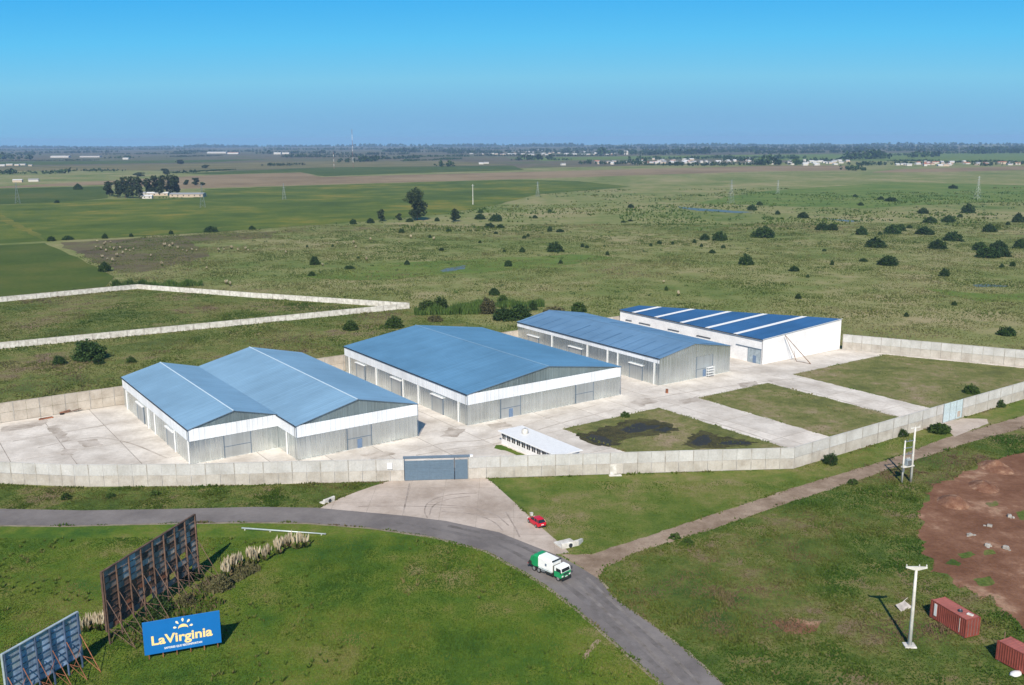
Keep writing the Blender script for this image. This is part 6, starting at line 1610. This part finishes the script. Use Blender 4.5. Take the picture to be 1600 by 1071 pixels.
tufts('verge_grass', X[~right], Y[~right], hgt[~right], 'dryblade', 'short grass on the triangular lawn by the driveway', tn[~right] * .9, 4, .7, .28, 3)
X, Y = scatter(60000, (-110, -5, 138, 182), [ROAD_TOP[:8] + [(-33.31, 166.11), (-24.24, 176.66), (-61.78, 174.09), (-84.19, 174.00), (-99.75, 175.93), (-148.91, 172.00)]], [ROAD, APRON, YW], 4)
n1 = vnoise(X, Y, 5, 9) * .5 + vnoise(X, Y, 1.6, 10) * .5
tufts('verge_weeds', X, Y, .10 + .6 * n1 ** 3, 'weed', 'grass and weeds on the verge below the front wall', np.clip(vnoise(X, Y, 7, 11) * .8 + .05, 0, 1), 4, .7, .26, 4)
X, Y = scatter(30000, (-60, 140, 180, 300), [[W(*p) for p in P] for P in LAWNS], [], 5)
n1 = vnoise(X, Y, 5, 12) * .5 + vnoise(X, Y, 1.6, 13) * .5
tufts('yard_grass', X, Y, .08 + .35 * n1 ** 3, 'plotweed', 'sparse grass on the yard lawns', np.clip(vnoise(X, Y, 8, 14) * .7 + .25, 0, 1), 4, .7, .26, 5, .07)
# weeds that hug edges: wall foot, track, driveway, yard lawns; and taller weed clumps in the lawn
def edge_points(P, per_m, jit, seed, close=False, side=0.0):
    rs = np.random.RandomState(seed); xs, ys = [], []
    for p, q in zip(P, P[1:] + ([P[0]] if close else [])):
        L = math.hypot(q[0] - p[0], q[1] - p[1]); n = int(L * per_m)
        if n < 1: continue
        t_ = rs.rand(n); nx, ny = (q[1] - p[1]) / L, -(q[0] - p[0]) / L
        o_ = rs.normal(scale=jit, size=n) + side
        xs.append(p[0] + (q[0] - p[0]) * t_ + nx * o_); ys.append(p[1] + (q[1] - p[1]) * t_ + ny * o_)
    return np.concatenate(xs), np.concatenate(ys)


WALLFOOT = [(-112, 180), (-99.93, 176.29), (-84.35, 174.35), (-61.90, 174.44), (-39.97, 175.95), (-25.11, 176.63)]
WALLFOOT2 = [(-4.15, 178.41), (19.37, 180.16), (33.19, 181.30), (56.72, 182.92), W(205.0, 117.7)]
WALLFOOT3 = [W(214, 117.7), W(286.2, 117.7)]
ex, ey = [], []
for k, (P, d_, j_, c_, s_) in enumerate([(WALLFOOT, 4, .25, False, .55), (WALLFOOT2, 4, .25, False, .55), (WALLFOOT3, 4, .3, False, .6), (TRACK_TOP, 3, .35, False, .0), (TRACK_BOT, 4, .35, False, .0), (APRON[10:15], 5, .18, False, .0), (APRON[0:4], 5, .18, False, .0),
                                           (ROAD_BOT, 4, .16, False, .0), (ROAD_TOP[13:], 4, .2, False, .0)]):
    x_, y_ = edge_points(P, d_, j_, 500 + k, c_, s_); ex.append(x_); ey.append(y_)
X, Y = np.concatenate(ex), np.concatenate(ey)
n1 = vnoise(X, Y, 3.0, 31); kp = (n1 > .38) & (np.abs(X) < Y * .62 + 8); X, Y, n1 = X[kp], Y[kp], n1[kp]
tufts('edge_weeds', X, Y, .12 + .5 * n1 ** 3, 'weed', 'weeds creeping along wall feet, road and track edges', np.clip(vnoise(X, Y, 5, 32) * 1.1 - .05, 0, 1), 5, .8, .28, 31)
ex, ey = [], []
for k, P in enumerate(LAWNS):
    x_, y_ = edge_points([W(*p) for p in P], 3, .25, 520 + k, True); ex.append(x_); ey.append(y_)
X, Y = np.concatenate(ex), np.concatenate(ey)
tufts('lawn_edge_weeds', X, Y, .12 + .4 * vnoise(X, Y, 3, 33) ** 3, 'weed', 'weeds spilling over the yard lawn edges', np.clip(vnoise(X, Y, 5, 34), 0, 1), 5, .8, .28, 32, .03)
X, Y = scatter(1500, (-95, 30, 86, 150), [LEFT_LAWN], HARD, 41)
kp = vnoise(X, Y, 11, 35) > .5; X, Y = X[kp], Y[kp]
tufts('weed_clumps', X, Y, .25 + .45 * vnoise(X, Y, 2, 36), 'blade', 'taller grass clumps dotted over the lawn', np.clip(vnoise(X, Y, 4, 37) * .8 + .25, 0, 1), 9, .95, .2, 33)
# plots behind the wall, then marsh tussocks thinning with distance
X, Y = scatter(150000, (-240, 60, 196, 430), None, [YW], 6)
behind = inpoly(X, Y, [(-176.07, 229.93), (-133.54, 212.09), (-122.98, 220.23), (-98.03, 234.10), (-47.40, 269.15), (0.01, 323.87), (-40.51, 372.37), (-169.38, 427.48), (-213.00, 391.88), (-265.49, 353.88)])
X, Y = X[behind], Y[behind]
n1 = vnoise(X, Y, 12, 15) * .5 + vnoise(X, Y, 3.5, 16) * .5
tufts('plot_weeds', X, Y, .15 + .6 * n1 ** 2, 'plotweed', 'rank grass and weeds on the plots behind the yard', np.clip((vnoise(X, Y, 25, 17) * .65 + vnoise(X, Y, 5, 18) * .35 - .5) * 1.6 + .5, 0, 1), 4, .9, .26, 6, .05)
FIELDS = [[(-713.34, 931.63), (-544.81, 1024.55), (-472.70, 1121.59), (-378.21, 1140.39), (-431.52, 1358.20), (-372.97, 1409.83), (1.13, 1653.15), (106.36, 1589.59), (170.55, 1382.79), (112.67, 1296.41), (32.43, 1192.77), (-19.05, 982.35), (-58.16, 879.35), (-107.71, 809.63), (-193.52, 724.41), (-224.65, 700.06), (-268.56, 668.71), (-312.99, 644.33), (-337.30, 628.89), (-449.13, 581.35)],
          [(-468.15, 534.91), (-332.03, 618.84), (-309.17, 631.82), (-252.28, 551.72), (-195.56, 465.40), (-187.30, 435.71), (-220.05, 405.32), (-293.34, 329.92)], [(-202.75, 277.52), (-164.84, 300.05), (-40.59, 373.11), (-169.38, 427.48), (-213.86, 393.51), (-255.69, 353.67)],
          [(-176.07, 229.93), (-133.54, 212.09), (-122.98, 220.23), (-98.03, 234.10), (-47.40, 269.15), (0.01, 323.87), (-40.36, 370.91), (-163.83, 298.11), (-208.70, 275.16)]]
X, Y = scatter(330000, (-260, 480, 235, 760), None, [YW] + FIELDS, 7, 1.25)
n1 = vnoise(X, Y, 18, 19) * .5 + vnoise(X, Y, 5, 20) * .5
keep = n1 > .30
X, Y, n1 = X[keep], Y[keep], n1[keep]
tufts('marsh_tussocks', X, Y, .22 + .85 * n1 ** 2 * (Y / 420) ** .4, 'tussock', 'tussock grass of the wide marsh behind the warehouses', np.clip((vnoise(X, Y, 60, 21) * .6 + vnoise(X, Y, 9, 22) * .4 - .5) * 1.5 + .5, 0, 1), 3, .9, .3, 7)
X, Y = scatter(26000, (-420, 800, 700, 1300), None, [YW] + FIELDS, 8, 1.1)
keep = (vnoise(X, Y, 60, 23) * .6 + vnoise(X, Y, 17, 24) * .4) > .52
X, Y = X[keep], Y[keep]
tufts('marsh_scrub', X, Y, .8 + 1.6 * vnoise(X, Y, 9, 25) ** 2, 'weed', 'low dark scrub over the far half of the marsh', np.clip(vnoise(X, Y, 30, 26) * .7, 0, 1), 4, .8, .35, 8)
# small scrub bushes, uncounted, over the middle marsh
rs = np.random.RandomState(77)
X, Y = scatter(2600, (-200, 640, 300, 1200), None, [YW] + FIELDS, 9, .8)
kp = vnoise(X, Y, 70, 27) > .42; X, Y = X[kp], Y[kp]
Vs, Fs, Ts, off = [], [], [], 0
for x, y in zip(X, Y):
    r_ = rs.uniform(.35, 1.0) * (1 + y / 1600); n_ = 22
    d = rs.normal(size=(n_, 3)); d /= np.linalg.norm(d, axis=1)[:, None]; d[:, 2] = np.abs(d[:, 2])
    V, F = leaf_quads(d * rs.uniform(.5, 1, n_)[:, None] * [r_, r_, r_ * .9] + [x, y, .05], r_ * .24, rs)
    Vs.append(V); Fs.append(F + off); off += len(V); Ts.append(np.repeat(np.clip(rs.rand() * .5 + rs.rand(n_) * .4, 0, 1), 4))
o = link_mesh('marsh_brush', np_mesh('marsh_brush', np.concatenate(Vs), np.concatenate(Fs), np.concatenate(Ts)), M['leaf_mid'])
tag(o, 'countless tiny brush clumps speckling the marsh', 'brush', kind='stuff')

# ------------------------------------------------------------------ air
hz = MB().box(-14900, 14900, -14900, 14900, -1.0, 112.0).build('haze', None)
hm = bpy.data.materials.new('haze air'); hm.use_nodes = True
hn, hl = hm.node_tree.nodes, hm.node_tree.links
hn.remove(hn['Principled BSDF'])
pv = hn.new('ShaderNodeVolumePrincipled')
pv.inputs['Color'].default_value = (.42, .66, 1.0, 1)
pv.inputs['Density'].default_value = 7.5e-5
pv.inputs['Anisotropy'].default_value = 0.0
hl.new(pv.outputs[0], hn['Material Output'].inputs['Volume'])
hz.data.materials.append(hm)
tag(hz, 'thin blue haze softening the far plain', kind='stuff')
